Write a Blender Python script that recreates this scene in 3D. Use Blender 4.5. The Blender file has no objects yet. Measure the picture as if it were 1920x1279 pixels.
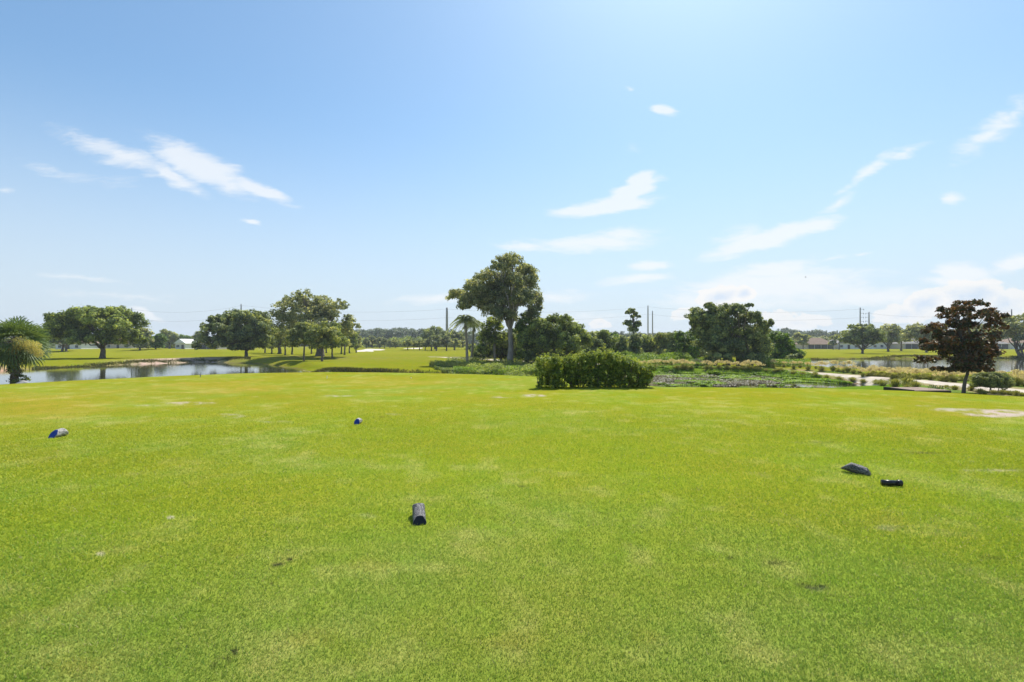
import bpy, math, random
import numpy as np
R = math.radians
rng = np.random.default_rng(7)
random.seed(7)
scn = bpy.context.scene
COL = scn.collection

# ------------------------------------------------------------------ camera
CH = 1.7                      # eye height above the tee
F = 960.0; HY = 643.0         # focal length in photo pixels, eye-level row
cam = bpy.data.cameras.new('camera'); cam.lens = 18.0; cam.sensor_width = 36.0
cam.clip_end = 20000; cam.clip_start = 0.05
co = bpy.data.objects.new('camera', cam); COL.objects.link(co)
co.location = (0, 0, CH); co.rotation_euler = (R(90.2), 0, 0)
scn.camera = co

# ------------------------------------------------------------------ sky
SUN_EL, SUN_AZ = 53.5, 22.0   # azimuth measured from +Y towards +X
wd = bpy.data.worlds.new('World'); scn.world = wd; wd.use_nodes = True
nt = wd.node_tree; nt.nodes.clear()
def wn(t, **k):
    n = nt.nodes.new(t)
    for a, v in k.items(): setattr(n, a, v)
    return n
def wmath(op, a, b=None, c=None, clamp=False):
    n = wn('ShaderNodeMath', operation=op, use_clamp=clamp)
    for i, v in enumerate((a, b, c)):
        if v is None: continue
        if isinstance(v, (int, float)): n.inputs[i].default_value = v
        else: nt.links.new(v, n.inputs[i])
    return n.outputs[0]
sky = wn('ShaderNodeTexSky', sky_type='NISHITA'); sky.sun_disc = False
sky.sun_elevation = R(SUN_EL); sky.sun_rotation = R(SUN_AZ)
sky.air_density = 1.0; sky.dust_density = 0.9; sky.ozone_density = 1.6
tc = wn('ShaderNodeTexCoord'); sep = wn('ShaderNodeSeparateXYZ')
nt.links.new(tc.outputs['Generated'], sep.inputs[0])
yc = wmath('MAXIMUM', sep.outputs[1], 0.08)
u = wmath('DIVIDE', sep.outputs[0], yc); v = wmath('DIVIDE', sep.outputs[2], yc)
cmb = wn('ShaderNodeCombineXYZ'); nt.links.new(u, cmb.inputs[0]); nt.links.new(v, cmb.inputs[1])
# soft warp of the cloud plane so outlines are ragged
def wnoise(vec, scale, detail, rough, sx, sy, loc=0.0, rot=0.0):
    mp = wn('ShaderNodeMapping'); mp.inputs['Scale'].default_value = (sx, sy, 1); mp.inputs['Location'].default_value = (loc, loc, loc)
    mp.inputs['Rotation'].default_value = (0, 0, rot)
    nt.links.new(vec, mp.inputs[0])
    n = wn('ShaderNodeTexNoise'); n.inputs['Scale'].default_value = scale
    n.inputs['Detail'].default_value = detail; n.inputs['Roughness'].default_value = rough
    nt.links.new(mp.outputs[0], n.inputs['Vector']); return n
wv = wnoise(cmb.outputs[0], 5.0, 4, 0.6, 1, 2.2)
sub = wn('ShaderNodeVectorMath', operation='SUBTRACT'); nt.links.new(wv.outputs['Color'], sub.inputs[0]); sub.inputs[1].default_value = (.5, .5, .5)
scl = wn('ShaderNodeVectorMath', operation='MULTIPLY'); nt.links.new(sub.outputs[0], scl.inputs[0]); scl.inputs[1].default_value = (0.09, 0.035, 0)
wrp = wn('ShaderNodeVectorMath', operation='ADD'); nt.links.new(cmb.outputs[0], wrp.inputs[0]); nt.links.new(scl.outputs[0], wrp.inputs[1])
# (photo x, photo y, tilt deg, half length, half thickness, weight)
CLOUDS = [(235,292,-20,175,24,.62),(375,312,-24,135,32,.95),(475,350,-20,95,15,.85),(320,330,-32,100,18,.72),(300,262,-15,60,9,.4),
 (150,325,-10,150,20,.34),(10,355,0,40,10,.5),(1140,384,8,115,15,1.2),(1190,358,25,66,20,1.2),(1206,333,20,34,15,1.4),
 (1100,455,4,180,19,.8),(1175,438,5,85,20,.75),(990,463,0,75,12,.7),(1450,446,15,140,20,1.1),(1385,442,5,70,24,.5),(1525,427,8,62,15,1.0),
 (1210,498,5,55,11,.8),(1190,525,6,105,12,.75),(1640,318,33,95,13,.62),(1700,288,28,60,12,.5),(1575,378,25,55,10,.6),
 (1850,248,36,110,30,.62),(1905,215,38,70,20,.5),(1240,206,0,27,12,1.0),(1190,170,0,12,6,.5),(1785,373,0,30,11,.75),(1190,275,0,20,10,.35),
 (1440,540,6,230,38,.95),(1440,512,10,110,22,.8),(1620,560,0,300,26,.7),(1800,512,0,52,26,1.1),(1790,527,0,85,12,.9),
 (140,521,-5,110,6,.5),(470,413,-18,26,5,.7),(275,588,-25,34,11,1.0),(1900,492,14,70,18,.85),(1560,487,6,40,6,.5),(1620,480,12,30,5,.4),
 (820,562,4,110,12,.6),(600,540,0,120,9,.22),(250,555,-3,200,12,.35),(1050,560,3,120,14,.45),(1530,520,4,50,6,.5),(1100,590,0,150,16,.4)]
CUMULUS = [(1350,556,10,46,20,1.1),(1395,550,0,22,14,1.0),(1740,572,20,52,26,1.1),(1820,560,0,70,34,1.1),(1890,572,0,60,28,1.0),(1690,590,0,50,16,.8),(1500,600,0,60,14,.7),(1290,592,0,40,14,.7),(1120,605,0,26,11,.6),(1460,590,0,50,12,.5)]
def cloud_sum(lst, vec):
    tot = None
    for (x, y, a, ra, rb, w) in lst:
        mp = wn('ShaderNodeMapping', vector_type='TEXTURE')
        mp.inputs['Location'].default_value = ((x-960)/F, (HY-y)/F, 0)
        mp.inputs['Rotation'].default_value = (0, 0, R(a)); mp.inputs['Scale'].default_value = (ra/F*1.25, rb/F*1.35, 1)
        nt.links.new(vec, mp.inputs[0])
        g = wn('ShaderNodeTexGradient', gradient_type='SPHERICAL'); nt.links.new(mp.outputs[0], g.inputs[0])
        t = wmath('MULTIPLY', g.outputs['Fac'], w)
        tot = t if tot is None else wmath('MAXIMUM', tot, t)
    return tot
wisp = wnoise(wrp.outputs[0], 13.0, 9, 0.66, 1.0, 4.5, 3.1, R(8))
s1 = cloud_sum(CLOUDS, wrp.outputs[0])
d1 = wmath('ADD', s1, wmath('MULTIPLY', wmath('SUBTRACT', wisp.outputs['Fac'], .5), 1.0))
gate = wmath('GREATER_THAN', s1, 0.0)
mr = wn('ShaderNodeMapRange', interpolation_type='SMOOTHSTEP'); nt.links.new(d1, mr.inputs[0])
mr.inputs[1].default_value = 0.12; mr.inputs[2].default_value = 0.66; 
edge = wmath('MULTIPLY', s1, 6.0, clamp=True)
den1 = wmath('MULTIPLY', mr.outputs[0], edge)
puf = wnoise(wrp.outputs[0], 36.0, 7, 0.62, 1.0, 1.25, 7.7)
s2 = cloud_sum(CUMULUS, wrp.outputs[0])
d2 = wmath('ADD', s2, wmath('MULTIPLY', wmath('SUBTRACT', puf.outputs['Fac'], .5), 0.9))
mr2 = wn('ShaderNodeMapRange', interpolation_type='SMOOTHSTEP'); nt.links.new(d2, mr2.inputs[0])
mr2.inputs[1].default_value = 0.12; mr2.inputs[2].default_value = 0.25
den2 = wmath('MULTIPLY', mr2.outputs[0], wmath('MULTIPLY', s2, 8.0, clamp=True))
# sky colour: physical sky, gently desaturated towards the horizon haze
hs = wn('ShaderNodeMapRange', interpolation_type='SMOOTHSTEP'); nt.links.new(sep.outputs[2], hs.inputs[0])
hs.inputs[1].default_value = -0.02; hs.inputs[2].default_value = 0.42; hs.inputs[3].default_value = 0.9; hs.inputs[4].default_value = 0.0
tint = wn('ShaderNodeMix', data_type='RGBA', blend_type='MULTIPLY'); tint.inputs[0].default_value = 1.0
nt.links.new(sky.outputs[0], tint.inputs[6]); tint.inputs[7].default_value = (.68, .83, .84, 1)
blu = wn('ShaderNodeMix', data_type='RGBA'); blu.inputs[0].default_value = .12; nt.links.new(tint.outputs[2], blu.inputs[6]); blu.inputs[7].default_value = (1.0, 2.1, 4.4, 1)
hz = wn('ShaderNodeMix', data_type='RGBA'); nt.links.new(hs.outputs[0], hz.inputs[0]); nt.links.new(blu.outputs[2], hz.inputs[6])
hz.inputs[7].default_value = (3.6, 4.1, 4.72, 1)
c1 = wn('ShaderNodeMix', data_type='RGBA'); nt.links.new(wmath('MULTIPLY', den1, 0.74), c1.inputs[0]); nt.links.new(hz.outputs[2], c1.inputs[6])
c1.inputs[7].default_value = (5.1, 5.2, 5.3, 1)
core = wn('ShaderNodeMapRange'); nt.links.new(d2, core.inputs[0]); core.inputs[1].default_value = .45; core.inputs[2].default_value = 1.0
cc = wn('ShaderNodeMix', data_type='RGBA'); nt.links.new(core.outputs[0], cc.inputs[0])
cc.inputs[6].default_value = (5.3, 5.15, 5.0, 1); cc.inputs[7].default_value = (3.5, 4.1, 4.9, 1)
c2 = wn('ShaderNodeMix', data_type='RGBA'); nt.links.new(wmath('MULTIPLY', den2, 0.75), c2.inputs[0]); nt.links.new(c1.outputs[2], c2.inputs[6])
nt.links.new(cc.outputs[2], c2.inputs[7])
bg = wn('ShaderNodeBackground'); bg.inputs['Strength'].default_value = 0.14
nt.links.new(c2.outputs[2], bg.inputs['Color'])
wo = wn('ShaderNodeOutputWorld'); nt.links.new(bg.outputs[0], wo.inputs[0])

# ------------------------------------------------------------------ sun, exposure
sl = bpy.data.lights.new('sun', 'SUN'); sl.energy = 4.4; sl.angle = R(0.6); sl.color = (1.0, 0.95, 0.86)
so = bpy.data.objects.new('sun', sl); COL.objects.link(so)
so.rotation_euler = (R(90-SUN_EL), 0, R(180-SUN_AZ))   # lamp's -Z points away from the sun
so.location = (0, 0, 60)
scn.view_settings.view_transform = 'Standard'; scn.view_settings.look = 'None'
scn.view_settings.exposure = 0.45; scn.view_settings.gamma = 1.0
scn.render.engine = 'CYCLES'
scn.cycles.max_bounces = 6; scn.cycles.transparent_max_bounces = 4
scn.cycles.diffuse_bounces = 3; scn.cycles.glossy_bounces = 3; scn.cycles.transmission_bounces = 3

# ------------------------------------------------------------------ noise and terrain maths
def vnoise(x, y, seed=0):
    xi = np.floor(x).astype(np.int64); yi = np.floor(y).astype(np.int64)
    fx = x-xi; fy = y-yi; fx = fx*fx*(3-2*fx); fy = fy*fy*(3-2*fy)
    def h(a, b):
        n = (a*374761393 + b*668265263 + seed*1442695041) & 0x7fffffff
        n = ((n ^ (n >> 13))*1274126177) & 0x7fffffff
        return ((n ^ (n >> 16)) & 0xffff)/65535.0
    return (h(xi, yi)*(1-fx)+h(xi+1, yi)*fx)*(1-fy) + (h(xi, yi+1)*(1-fx)+h(xi+1, yi+1)*fx)*fy
def fbm(x, y, o=4, seed=0):
    s = 0; a = .5
    for i in range(o): s = s + a*vnoise(x*2**i+17.3*i, y*2**i-9.1*i, seed+i); a *= .5
    return s/(1-.5**o)
def sm(a, b, x):
    t = np.clip((x-a)/(b-a), 0, 1); return t*t*(3-2*t)
def pix(px, py, z):
    d = (CH-z)*F/(py-HY); return ((px-960)/F*d, d)
def pixd(px, d): return ((px-960)/F*d, d)
def sdf(x, y, poly):
    """signed distance, positive outside"""
    P = np.array(poly, float); d = np.full(x.shape, 1e18); ins = np.zeros(x.shape, bool)
    for i in range(len(P)):
        a = P[i-1]; b = P[i]; e = b-a
        wx = x-a[0]; wy = y-a[1]
        t = np.clip((wx*e[0]+wy*e[1])/(e@e+1e-12), 0, 1)
        d = np.minimum(d, (wx-e[0]*t)**2+(wy-e[1]*t)**2)
        c = ((a[1] <= y) != (b[1] <= y))
        if abs(e[1]) > 1e-12: ins ^= c & (x < a[0]+(y-a[1])*e[0]/e[1])
    d = np.sqrt(d); return np.where(ins, -d, d)
TEE = [(-60,-25),(-60,6),(-32,16)]+[pix(a, b, 0) for a, b in ((0,722),(150,713.5),(300,706.5),(450,701),(600,698.5),(700,699),(800,700.5),(900,703),(1000,707),(1090,714),(1160,722),(1230,727.5),(1400,729),(1560,730),(1700,734.5),(1800,739),(1920,746))]+[(24,13.5),(60,9),(60,-25)]
WL = [pix(a, b, -1.8) for a, b in ((-500,712),(-150,703),(0,697),(60,693.5),(100,690.5),(170,687.5),(250,684),(310,682),(345,680.5),(380,679.5),(430,681),(470,681.5),(505,685.5),(545,692),(580,700))]+[(-18,20),(-80,10)]
WR = [pix(a, b, -1.8) for a, b in ((1503,679),(1525,675),(1570,673.5),(1700,673),(1850,672),(1960,672.5),(2400,674),(2400,705),(1920,706),(1750,704),(1650,700),(1580,695),(1525,689),(1500,684))]
WM = [pix(a, b, -1.8) for a, b in ((1150,708),(1230,704),(1300,702),(1400,704),(1460,708),(1540,714),(1600,720),(1650,726))]+[pix(1650,742,-1.8), (6,22), pixd(1150,30)]
WD = [pix(a, b, -1.8) for a, b in ((555,701),(610,704),(700,705),(830,706),(1000,709),(1180,709))]+[(7,30),(-8,31),(-17,38)]
WATERS = [(WL, 3.2), (WR, 2.6), (WM, 1.8), (WD, 1.1)]
PATH = [(800,670,-1.2,2),(850,671,-1.2,2),(920,675,-1.2,2),(1000,679,-1.2,2),(1100,683,-1.2,2),(1230,688,-1.5,1.6),(1330,691,-1.5,1.6),(1420,694,-1.5,1.6),(1500,698.5,-1.45,1.6),
        (1580,704,-1.38,1.8),(1650,709.5,-1.22,2.2),(1740,717,-1.0,3.5),(1820,725,-.8,5),(1920,737,-.65,8),(2100,757,-.6,9)]
PW = [pix(a, b, z)+(z, w) for a, b, z, w in PATH]
PALMP = pixd(28, 35.5); POOL = pix(1528, 722, -1.8)
def path_near(x, y):
    best = np.full(x.shape, 1e18); z = np.zeros(x.shape); w = np.ones(x.shape)
    for a, b in zip(PW[:-1], PW[1:]):
        ex, ey = b[0]-a[0], b[1]-a[1]
        t = np.clip(((x-a[0])*ex+(y-a[1])*ey)/(ex*ex+ey*ey), 0, 1)
        d = (x-a[0]-ex*t)**2+(y-a[1]-ey*t)**2; m = d < best
        best = np.where(m, d, best); z = np.where(m, a[2]+(b[2]-a[2])*t, z); w = np.where(m, a[3]+(b[3]-a[3])*t, w)
    return np.sqrt(best), z, w
MOUNDS = [(-118,165,26,18,1.0),(-80,150,24,16,.7),(-52,190,26,22,.7),(-150,150,24,20,.6),(-58,110,14,7,.35),(-33,72,10,6,.3),(-14,110,22,14,.25),(-50,250,40,30,.8),(90,190,60,30,.25),(-36,96,16,8,.5)]
def height(x, y, full=False):
    x = np.asarray(x, float); y = np.asarray(y, float)
    base = -1.2 + (fbm(x/22, y/22, 3, 3)-.5)*.28
    for mx, my, sx, sy, h in MOUNDS: base = base + h*np.exp(-((x-mx)/sx)**2-((y-my)/sy)**2)
    pd, pz, pw = path_near(x, y)
    k = 1-sm(pw, pw*2.1, pd); base = base*(1-k)+pz*k
    z = base.copy(); sw = np.full(x.shape, 1e9)
    rag = (fbm(x/2.2, y/2.2, 3, 11)-.5)*1.6
    for poly, bw in WATERS:
        s = sdf(x, y, poly)+rag*(0.5 if bw < 2 else 1)
        zz = np.where(s > 0, -1.85+(base+1.85)*sm(0, bw, s), -1.85-.25*np.minimum(-s, 3))
        z = np.minimum(z, zz); sw = np.minimum(sw, s)
    # bumps of mud and floating mats in the marsh pool
    sM = sdf(x, y, WM)
    bump = sm(.54, .68, fbm(x/1.7+5, y/1.1, 4, 21))*.34*(1-np.exp(-(((x-POOL[0])/3.2)**2+((y-POOL[1])/3.0)**2)**2))
    z = np.where((sM < 1.5), np.maximum(z, -1.98+bump), z)
    z = np.maximum(z, -1.15-.035*((x-PALMP[0])**2+(y-PALMP[1])**2))
    t = sdf(x, y, TEE)
    zt = np.where(t < 0, 0.0, np.where(t < 4, -.045*t*t, -.72-.36*(t-4)))
    zt = zt + (fbm(x/6, y/6, 2, 31)-.5)*.03
    z = np.maximum(z, zt)
    z = z + np.where(t > 3, (fbm(x/1.3, y/1.3, 2, 41)-.5)*.06, 0)
    if full: return z, t, sw, pd, sM
    return z
def gz(x, y): return float(height(np.array([x]), np.array([y]))[0])
_D = np.geomspace(3, 900, 2500)
def hit(px, py):
    x = (px-960)/F*_D; zr = CH+(HY-py)/F*_D
    b = np.where(height(x, _D) > zr)[0]
    d = _D[b[0]] if len(b) else 900
    return x[b[0]] if len(b) else (px-960)/F*900, d

# ------------------------------------------------------------------ mesh helpers
def tag(o, label=None, cat=None, group=None, kind=None):
    if label: o['label'] = label
    if cat: o['category'] = cat
    if group: o['group'] = group
    if kind: o['kind'] = kind
    return o
def empty(name, loc, rz=0, **k):
    o = bpy.data.objects.new(name, None); COL.objects.link(o); o.location = loc; o.rotation_euler = (0, 0, rz)
    o.empty_display_size = .2
    return tag(o, **k)
def link(name, me, m, parent=None):
    if m: me.materials.append(m)
    o = bpy.data.objects.new(name, me); COL.objects.link(o)
    if parent: o.parent = parent
    return o
def raw(name, V, Fc, n, m, parent=None, smooth=False, fattr=None, vcol=None, noise=None):
    """V (k,3) verts, Fc (f,n) faces all of n corners"""
    me = bpy.data.meshes.new(name); V = np.asarray(V, np.float32); Fc = np.asarray(Fc, np.int32)
    me.vertices.add(len(V)); me.vertices.foreach_set('co', V.ravel())
    me.loops.add(Fc.size); me.loops.foreach_set('vertex_index', Fc.ravel())
    me.polygons.add(len(Fc)); me.polygons.foreach_set('loop_start', np.arange(0, Fc.size, n, dtype=np.int32))
    me.polygons.foreach_set('loop_total', np.full(len(Fc), n, np.int32))
    if smooth: me.polygons.foreach_set('use_smooth', np.ones(len(Fc), bool))
    if fattr is not None:
        a = me.attributes.new('tint', 'FLOAT', 'FACE'); a.data.foreach_set('value', np.asarray(fattr, np.float32))
    if vcol is not None:
        a = me.attributes.new('col', 'FLOAT_COLOR', 'POINT')
        a.data.foreach_set('color', np.hstack([vcol, np.ones((len(V), 1))]).astype(np.float32).ravel())
    me.update(calc_edges=True)
    return link(name, me, m, parent)
class MB:
    def __init__(s): s.v = []; s.f = []
    def add(s, vs, fs):
        o = len(s.v); s.v += [tuple(map(float, p)) for p in vs]; s.f += [tuple(i+o for i in f) for f in fs]; return s
    def box(s, x0, x1, y0, y1, z0, z1):
        return s.add([(x0,y0,z0),(x1,y0,z0),(x1,y1,z0),(x0,y1,z0),(x0,y0,z1),(x1,y0,z1),(x1,y1,z1),(x0,y1,z1)],
                     [(3,2,1,0),(4,5,6,7),(0,1,5,4),(1,2,6,5),(2,3,7,6),(3,0,4,7)])
    def tube(s, pts, rad, n=8, cap=True):
        pts = [np.array(p, float) for p in pts]; vs = []; fs = []
        for i, p in enumerate(pts):
            t = pts[min(i+1, len(pts)-1)]-pts[max(i-1, 0)]; t = t/(np.linalg.norm(t)+1e-9)
            a = np.cross(t, (0, 0, 1) if abs(t[2]) < .9 else (1, 0, 0)); a /= np.linalg.norm(a); b = np.cross(t, a)
            r = rad[i] if hasattr(rad, '__len__') else rad
            for k in range(n):
                w = 2*math.pi*k/n; vs.append(p+r*(math.cos(w)*a+math.sin(w)*b))
        for i in range(len(pts)-1):
            for k in range(n): fs.append((i*n+k, i*n+(k+1) % n, (i+1)*n+(k+1) % n, (i+1)*n+k))
        if cap: fs += [tuple(range(n-1, -1, -1)), tuple(range((len(pts)-1)*n, len(pts)*n))]
        return s.add(vs, fs)
    def build(s, name, m, parent=None, smooth=False):
        me = bpy.data.meshes.new(name); me.from_pydata(s.v, [], s.f)
        if smooth: me.polygons.foreach_set('use_smooth', np.ones(len(s.f), bool))
        me.update(); return link(name, me, m, parent)
def dup(root, loc=None, rz=None, sc=None, **k):
    r = root.copy(); COL.objects.link(r)
    if loc is not None: r.location = loc
    if rz is not None: r.rotation_euler = (0, 0, rz)
    if sc is not None: r.scale = sc if hasattr(sc, '__len__') else (sc,)*3
    for ch in root.children:
        c = ch.copy(); COL.objects.link(c); c.parent = r
        for g in ch.children:
            h = g.copy(); COL.objects.link(h); h.parent = c
    return tag(r, **k)

# ------------------------------------------------------------------ materials
def newmat(name):
    m = bpy.data.materials.new(name); m.use_nodes = True; t = m.node_tree; t.nodes.clear()
    return m, t, t.nodes, t.links
def simple(name, c, rough=.7, c2=None, scale=6, bump=0, spec=.3, metal=0, sxyz=(1,1,1), detail=5):
    m, t, N, L = newmat(name)
    p = N.new('ShaderNodeBsdfPrincipled'); o = N.new('ShaderNodeOutputMaterial'); L.new(p.outputs[0], o.inputs[0])
    p.inputs['Roughness'].default_value = rough; p.inputs['Specular IOR Level'].default_value = spec; p.inputs['Metallic'].default_value = metal
    tc = N.new('ShaderNodeTexCoord'); mp = N.new('ShaderNodeMapping'); mp.inputs['Scale'].default_value = sxyz; L.new(tc.outputs['Object'], mp.inputs[0])
    n = N.new('ShaderNodeTexNoise'); n.inputs['Scale'].default_value = scale; n.inputs['Detail'].default_value = detail; L.new(mp.outputs[0], n.inputs['Vector'])
    r = N.new('ShaderNodeValToRGB'); L.new(n.outputs['Fac'], r.inputs[0])
    c2 = c2 or tuple(min(1, x*1.25) for x in c)
    r.color_ramp.elements[0].color = (*c, 1); r.color_ramp.elements[0].position = .35; r.color_ramp.elements[1].color = (*c2, 1); r.color_ramp.elements[1].position = .65
    L.new(r.outputs[0], p.inputs['Base Color'])
    if bump:
        b = N.new('ShaderNodeBump'); b.inputs['Strength'].default_value = bump; b.inputs['Distance'].default_value = .02
        L.new(n.outputs['Fac'], b.inputs['Height']); L.new(b.outputs[0], p.inputs['Normal'])
    return m
def leafmat(name, cols, trans=.5, rough=.55, spec=.3, patch=.25, back=None):
    """cols: dark to light leaf colours picked by the tint attribute"""
    m, t, N, L = newmat(name)
    p = N.new('ShaderNodeBsdfPrincipled'); o = N.new('ShaderNodeOutputMaterial'); tr = N.new('ShaderNodeBsdfTranslucent'); mx = N.new('ShaderNodeMixShader')
    p.inputs['Roughness'].default_value = rough; p.inputs['Specular IOR Level'].default_value = spec
    at = N.new('ShaderNodeAttribute'); at.attribute_name = 'tint'
    tc = N.new('ShaderNodeTexCoord'); n = N.new('ShaderNodeTexNoise'); n.inputs['Scale'].default_value = patch; n.inputs['Detail'].default_value = 3
    L.new(tc.outputs['Object'], n.inputs['Vector'])
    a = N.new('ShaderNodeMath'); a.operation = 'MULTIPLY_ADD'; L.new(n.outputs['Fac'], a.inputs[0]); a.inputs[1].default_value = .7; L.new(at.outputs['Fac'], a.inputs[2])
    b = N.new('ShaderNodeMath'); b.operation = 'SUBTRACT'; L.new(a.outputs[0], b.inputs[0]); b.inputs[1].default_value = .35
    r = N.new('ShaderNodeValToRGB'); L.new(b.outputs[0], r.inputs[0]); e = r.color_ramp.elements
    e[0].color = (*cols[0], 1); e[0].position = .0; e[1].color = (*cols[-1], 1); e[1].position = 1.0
    for i, c in enumerate(cols[1:-1]):
        q = e.new((i+1)/(len(cols)-1)); q.color = (*c, 1)
    base = r.outputs[0]
    if back:
        g = N.new('ShaderNodeNewGeometry'); mm = N.new('ShaderNodeMix'); mm.data_type = 'RGBA'
        L.new(g.outputs['Backfacing'], mm.inputs[0]); L.new(base, mm.inputs[6]); mm.inputs[7].default_value = (*back, 1); base = mm.outputs[2]
    L.new(base, p.inputs['Base Color'])
    tm = N.new('ShaderNodeMix'); tm.data_type = 'RGBA'; tm.blend_type = 'MULTIPLY'; tm.inputs[0].default_value = 1
    L.new(base, tm.inputs[6]); tm.inputs[7].default_value = (1.5, 1.35, .55, 1); L.new(tm.outputs[2], tr.inputs[0])
    mx.inputs[0].default_value = trans; L.new(p.outputs[0], mx.inputs[1]); L.new(tr.outputs[0], mx.inputs[2]); L.new(mx.outputs[0], o.inputs[0])
    return m
M = {}  # oak, olive, grey, dark: lightest colour raised to paint sunlit speckles on the leaves
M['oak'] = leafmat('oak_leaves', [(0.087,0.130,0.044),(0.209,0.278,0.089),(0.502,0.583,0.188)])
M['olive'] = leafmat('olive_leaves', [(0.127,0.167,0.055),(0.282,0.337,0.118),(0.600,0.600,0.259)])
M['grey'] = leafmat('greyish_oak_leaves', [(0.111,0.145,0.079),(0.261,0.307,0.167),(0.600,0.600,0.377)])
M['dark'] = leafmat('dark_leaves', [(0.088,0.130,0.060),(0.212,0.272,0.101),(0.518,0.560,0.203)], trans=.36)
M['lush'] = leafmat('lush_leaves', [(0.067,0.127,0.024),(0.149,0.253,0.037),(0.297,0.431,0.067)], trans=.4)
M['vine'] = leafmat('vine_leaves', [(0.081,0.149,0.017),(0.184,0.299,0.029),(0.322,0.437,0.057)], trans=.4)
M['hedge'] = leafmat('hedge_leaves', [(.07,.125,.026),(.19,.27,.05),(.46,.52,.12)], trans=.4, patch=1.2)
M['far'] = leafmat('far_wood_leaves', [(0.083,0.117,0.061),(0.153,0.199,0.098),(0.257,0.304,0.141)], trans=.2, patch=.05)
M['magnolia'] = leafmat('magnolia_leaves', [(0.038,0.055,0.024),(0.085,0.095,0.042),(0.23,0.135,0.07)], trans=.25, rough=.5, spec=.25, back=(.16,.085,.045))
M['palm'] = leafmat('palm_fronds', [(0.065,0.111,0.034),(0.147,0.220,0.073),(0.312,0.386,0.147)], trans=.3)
M['bloom'] = leafmat('palm_flower_sprays', [(0.400,0.420,0.100),(0.550,0.520,0.200),(0.700,0.620,0.360)], trans=.5)
M['sheaf'] = leafmat('fountain_grass_blades', [(.16,.19,.05),(.32,.34,.09),(.48,.46,.17)], trans=.4, patch=2)
M['plume'] = leafmat('fountain_grass_plumes', [(.50,.46,.34),(.66,.60,.48),(.80,.73,.62)], trans=.5)
M['reed'] = leafmat('reed_leaves', [(0.051,0.068,0.020),(0.102,0.119,0.034),(0.238,0.204,0.076)], trans=.3)
M['litter'] = leafmat('marsh_debris', [(.12,.10,.06),(.26,.23,.15),(.42,.39,.30)], trans=.1, patch=.6)
M['mat'] = leafmat('floating_marsh_plants', [(.10,.19,.02),(.22,.36,.035),(.36,.48,.07)], trans=.4, patch=.5)
M['bark'] = simple('bark', (.10,.085,.068), .9, (.22,.19,.155), 5, .6, sxyz=(2,2,.5))
M['palebark'] = simple('pale_bark', (.24,.20,.17), .9, (.42,.37,.32), 4, .5, sxyz=(2,2,.4))
M['palmbark'] = simple('palm_trunk', (.10,.08,.05), .9, (.25,.20,.13), 9, .8)
M['white'] = simple('white_stucco', (.66,.66,.64), .8); M['cream'] = simple('cream_stucco', (.50,.44,.36), .8)
M['roofred'] = simple('terracotta_shingles', (.26,.14,.10), .9, (.36,.22,.16), 3); M['roofgrey'] = simple('grey_shingles', (.20,.19,.18), .9, (.30,.28,.26), 3)
M['roofbrown'] = simple('brown_shingles', (.20,.13,.09), .9, (.30,.21,.15), 3)
M['screen'] = simple('dark_porch_screen', (.05,.055,.06), .6); M['glass'] = simple('window_glass', (.04,.06,.08), .1, spec=.6)
M['concrete'] = simple('weathered_concrete', (.26,.25,.235), .85, (.36,.35,.33), 2); M['steel'] = simple('dull_steel', (.16,.16,.165), .6)
M['wire'] = simple('cable', (.12,.12,.13), .6)
M['path'] = simple('pale_sandy_path', (.40,.34,.26), .95, (.60,.52,.42), 1.3, .3)
M['sand'] = simple('bunker_sand', (.55,.48,.39), .95, (.72,.65,.55), .8, .2)

# ground: colour per place in 'col', fine grass grain from noise
def groundmat():
    m, t, N, L = newmat('turf_and_soil')
    p = N.new('ShaderNodeBsdfPrincipled'); o = N.new('ShaderNodeOutputMaterial'); L.new(p.outputs[0], o.inputs[0])
    p.inputs['Roughness'].default_value = .95; p.inputs['Specular IOR Level'].default_value = .0
    at = N.new('ShaderNodeAttribute'); at.attribute_name = 'col'
    tc = N.new('ShaderNodeTexCoord')
    def nz(s, d, ro=.6):
        n = N.new('ShaderNodeTexNoise'); n.inputs['Scale'].default_value = s; n.inputs['Detail'].default_value = d; n.inputs['Roughness'].default_value = ro
        L.new(tc.outputs['Object'], n.inputs['Vector']); return n
    a = nz(38, 6, .75); b = nz(3.2, 5, .65); c = nz(.45, 4, .6)
    def mul(col, fac, lo, hi, ca, cb):
        mr = N.new('ShaderNodeMapRange'); L.new(fac, mr.inputs[0]); mr.inputs[1].default_value = lo; mr.inputs[2].default_value = hi
        mx = N.new('ShaderNodeMix'); mx.data_type = 'RGBA'; L.new(mr.outputs[0], mx.inputs[0]); mx.inputs[6].default_value = (*ca, 1); mx.inputs[7].default_value = (*cb, 1)
        q = N.new('ShaderNodeMix'); q.data_type = 'RGBA'; q.blend_type = 'MULTIPLY'; q.inputs[0].default_value = 1
        L.new(col, q.inputs[6]); L.new(mx.outputs[2], q.inputs[7]); return q.outputs[2]
    x = mul(at.outputs['Color'], a.outputs['Fac'], .3, .7, (.74,.76,.66), (1.22,1.2,1.3))
    x = mul(x, b.outputs['Fac'], .3, .7, (.86,.95,.8), (1.16,1.05,1.25))
    x = mul(x, c.outputs['Fac'], .3, .7, (.88,1.0,.85), (1.12,1.0,1.15))
    L.new(x, p.inputs['Base Color'])
    bp = N.new('ShaderNodeBump'); bp.inputs['Strength'].default_value = .5; bp.inputs['Distance'].default_value = .03
    L.new(a.outputs['Fac'], bp.inputs['Height']); L.new(bp.outputs[0], p.inputs['Normal'])
    return m
M['ground'] = groundmat()
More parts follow.
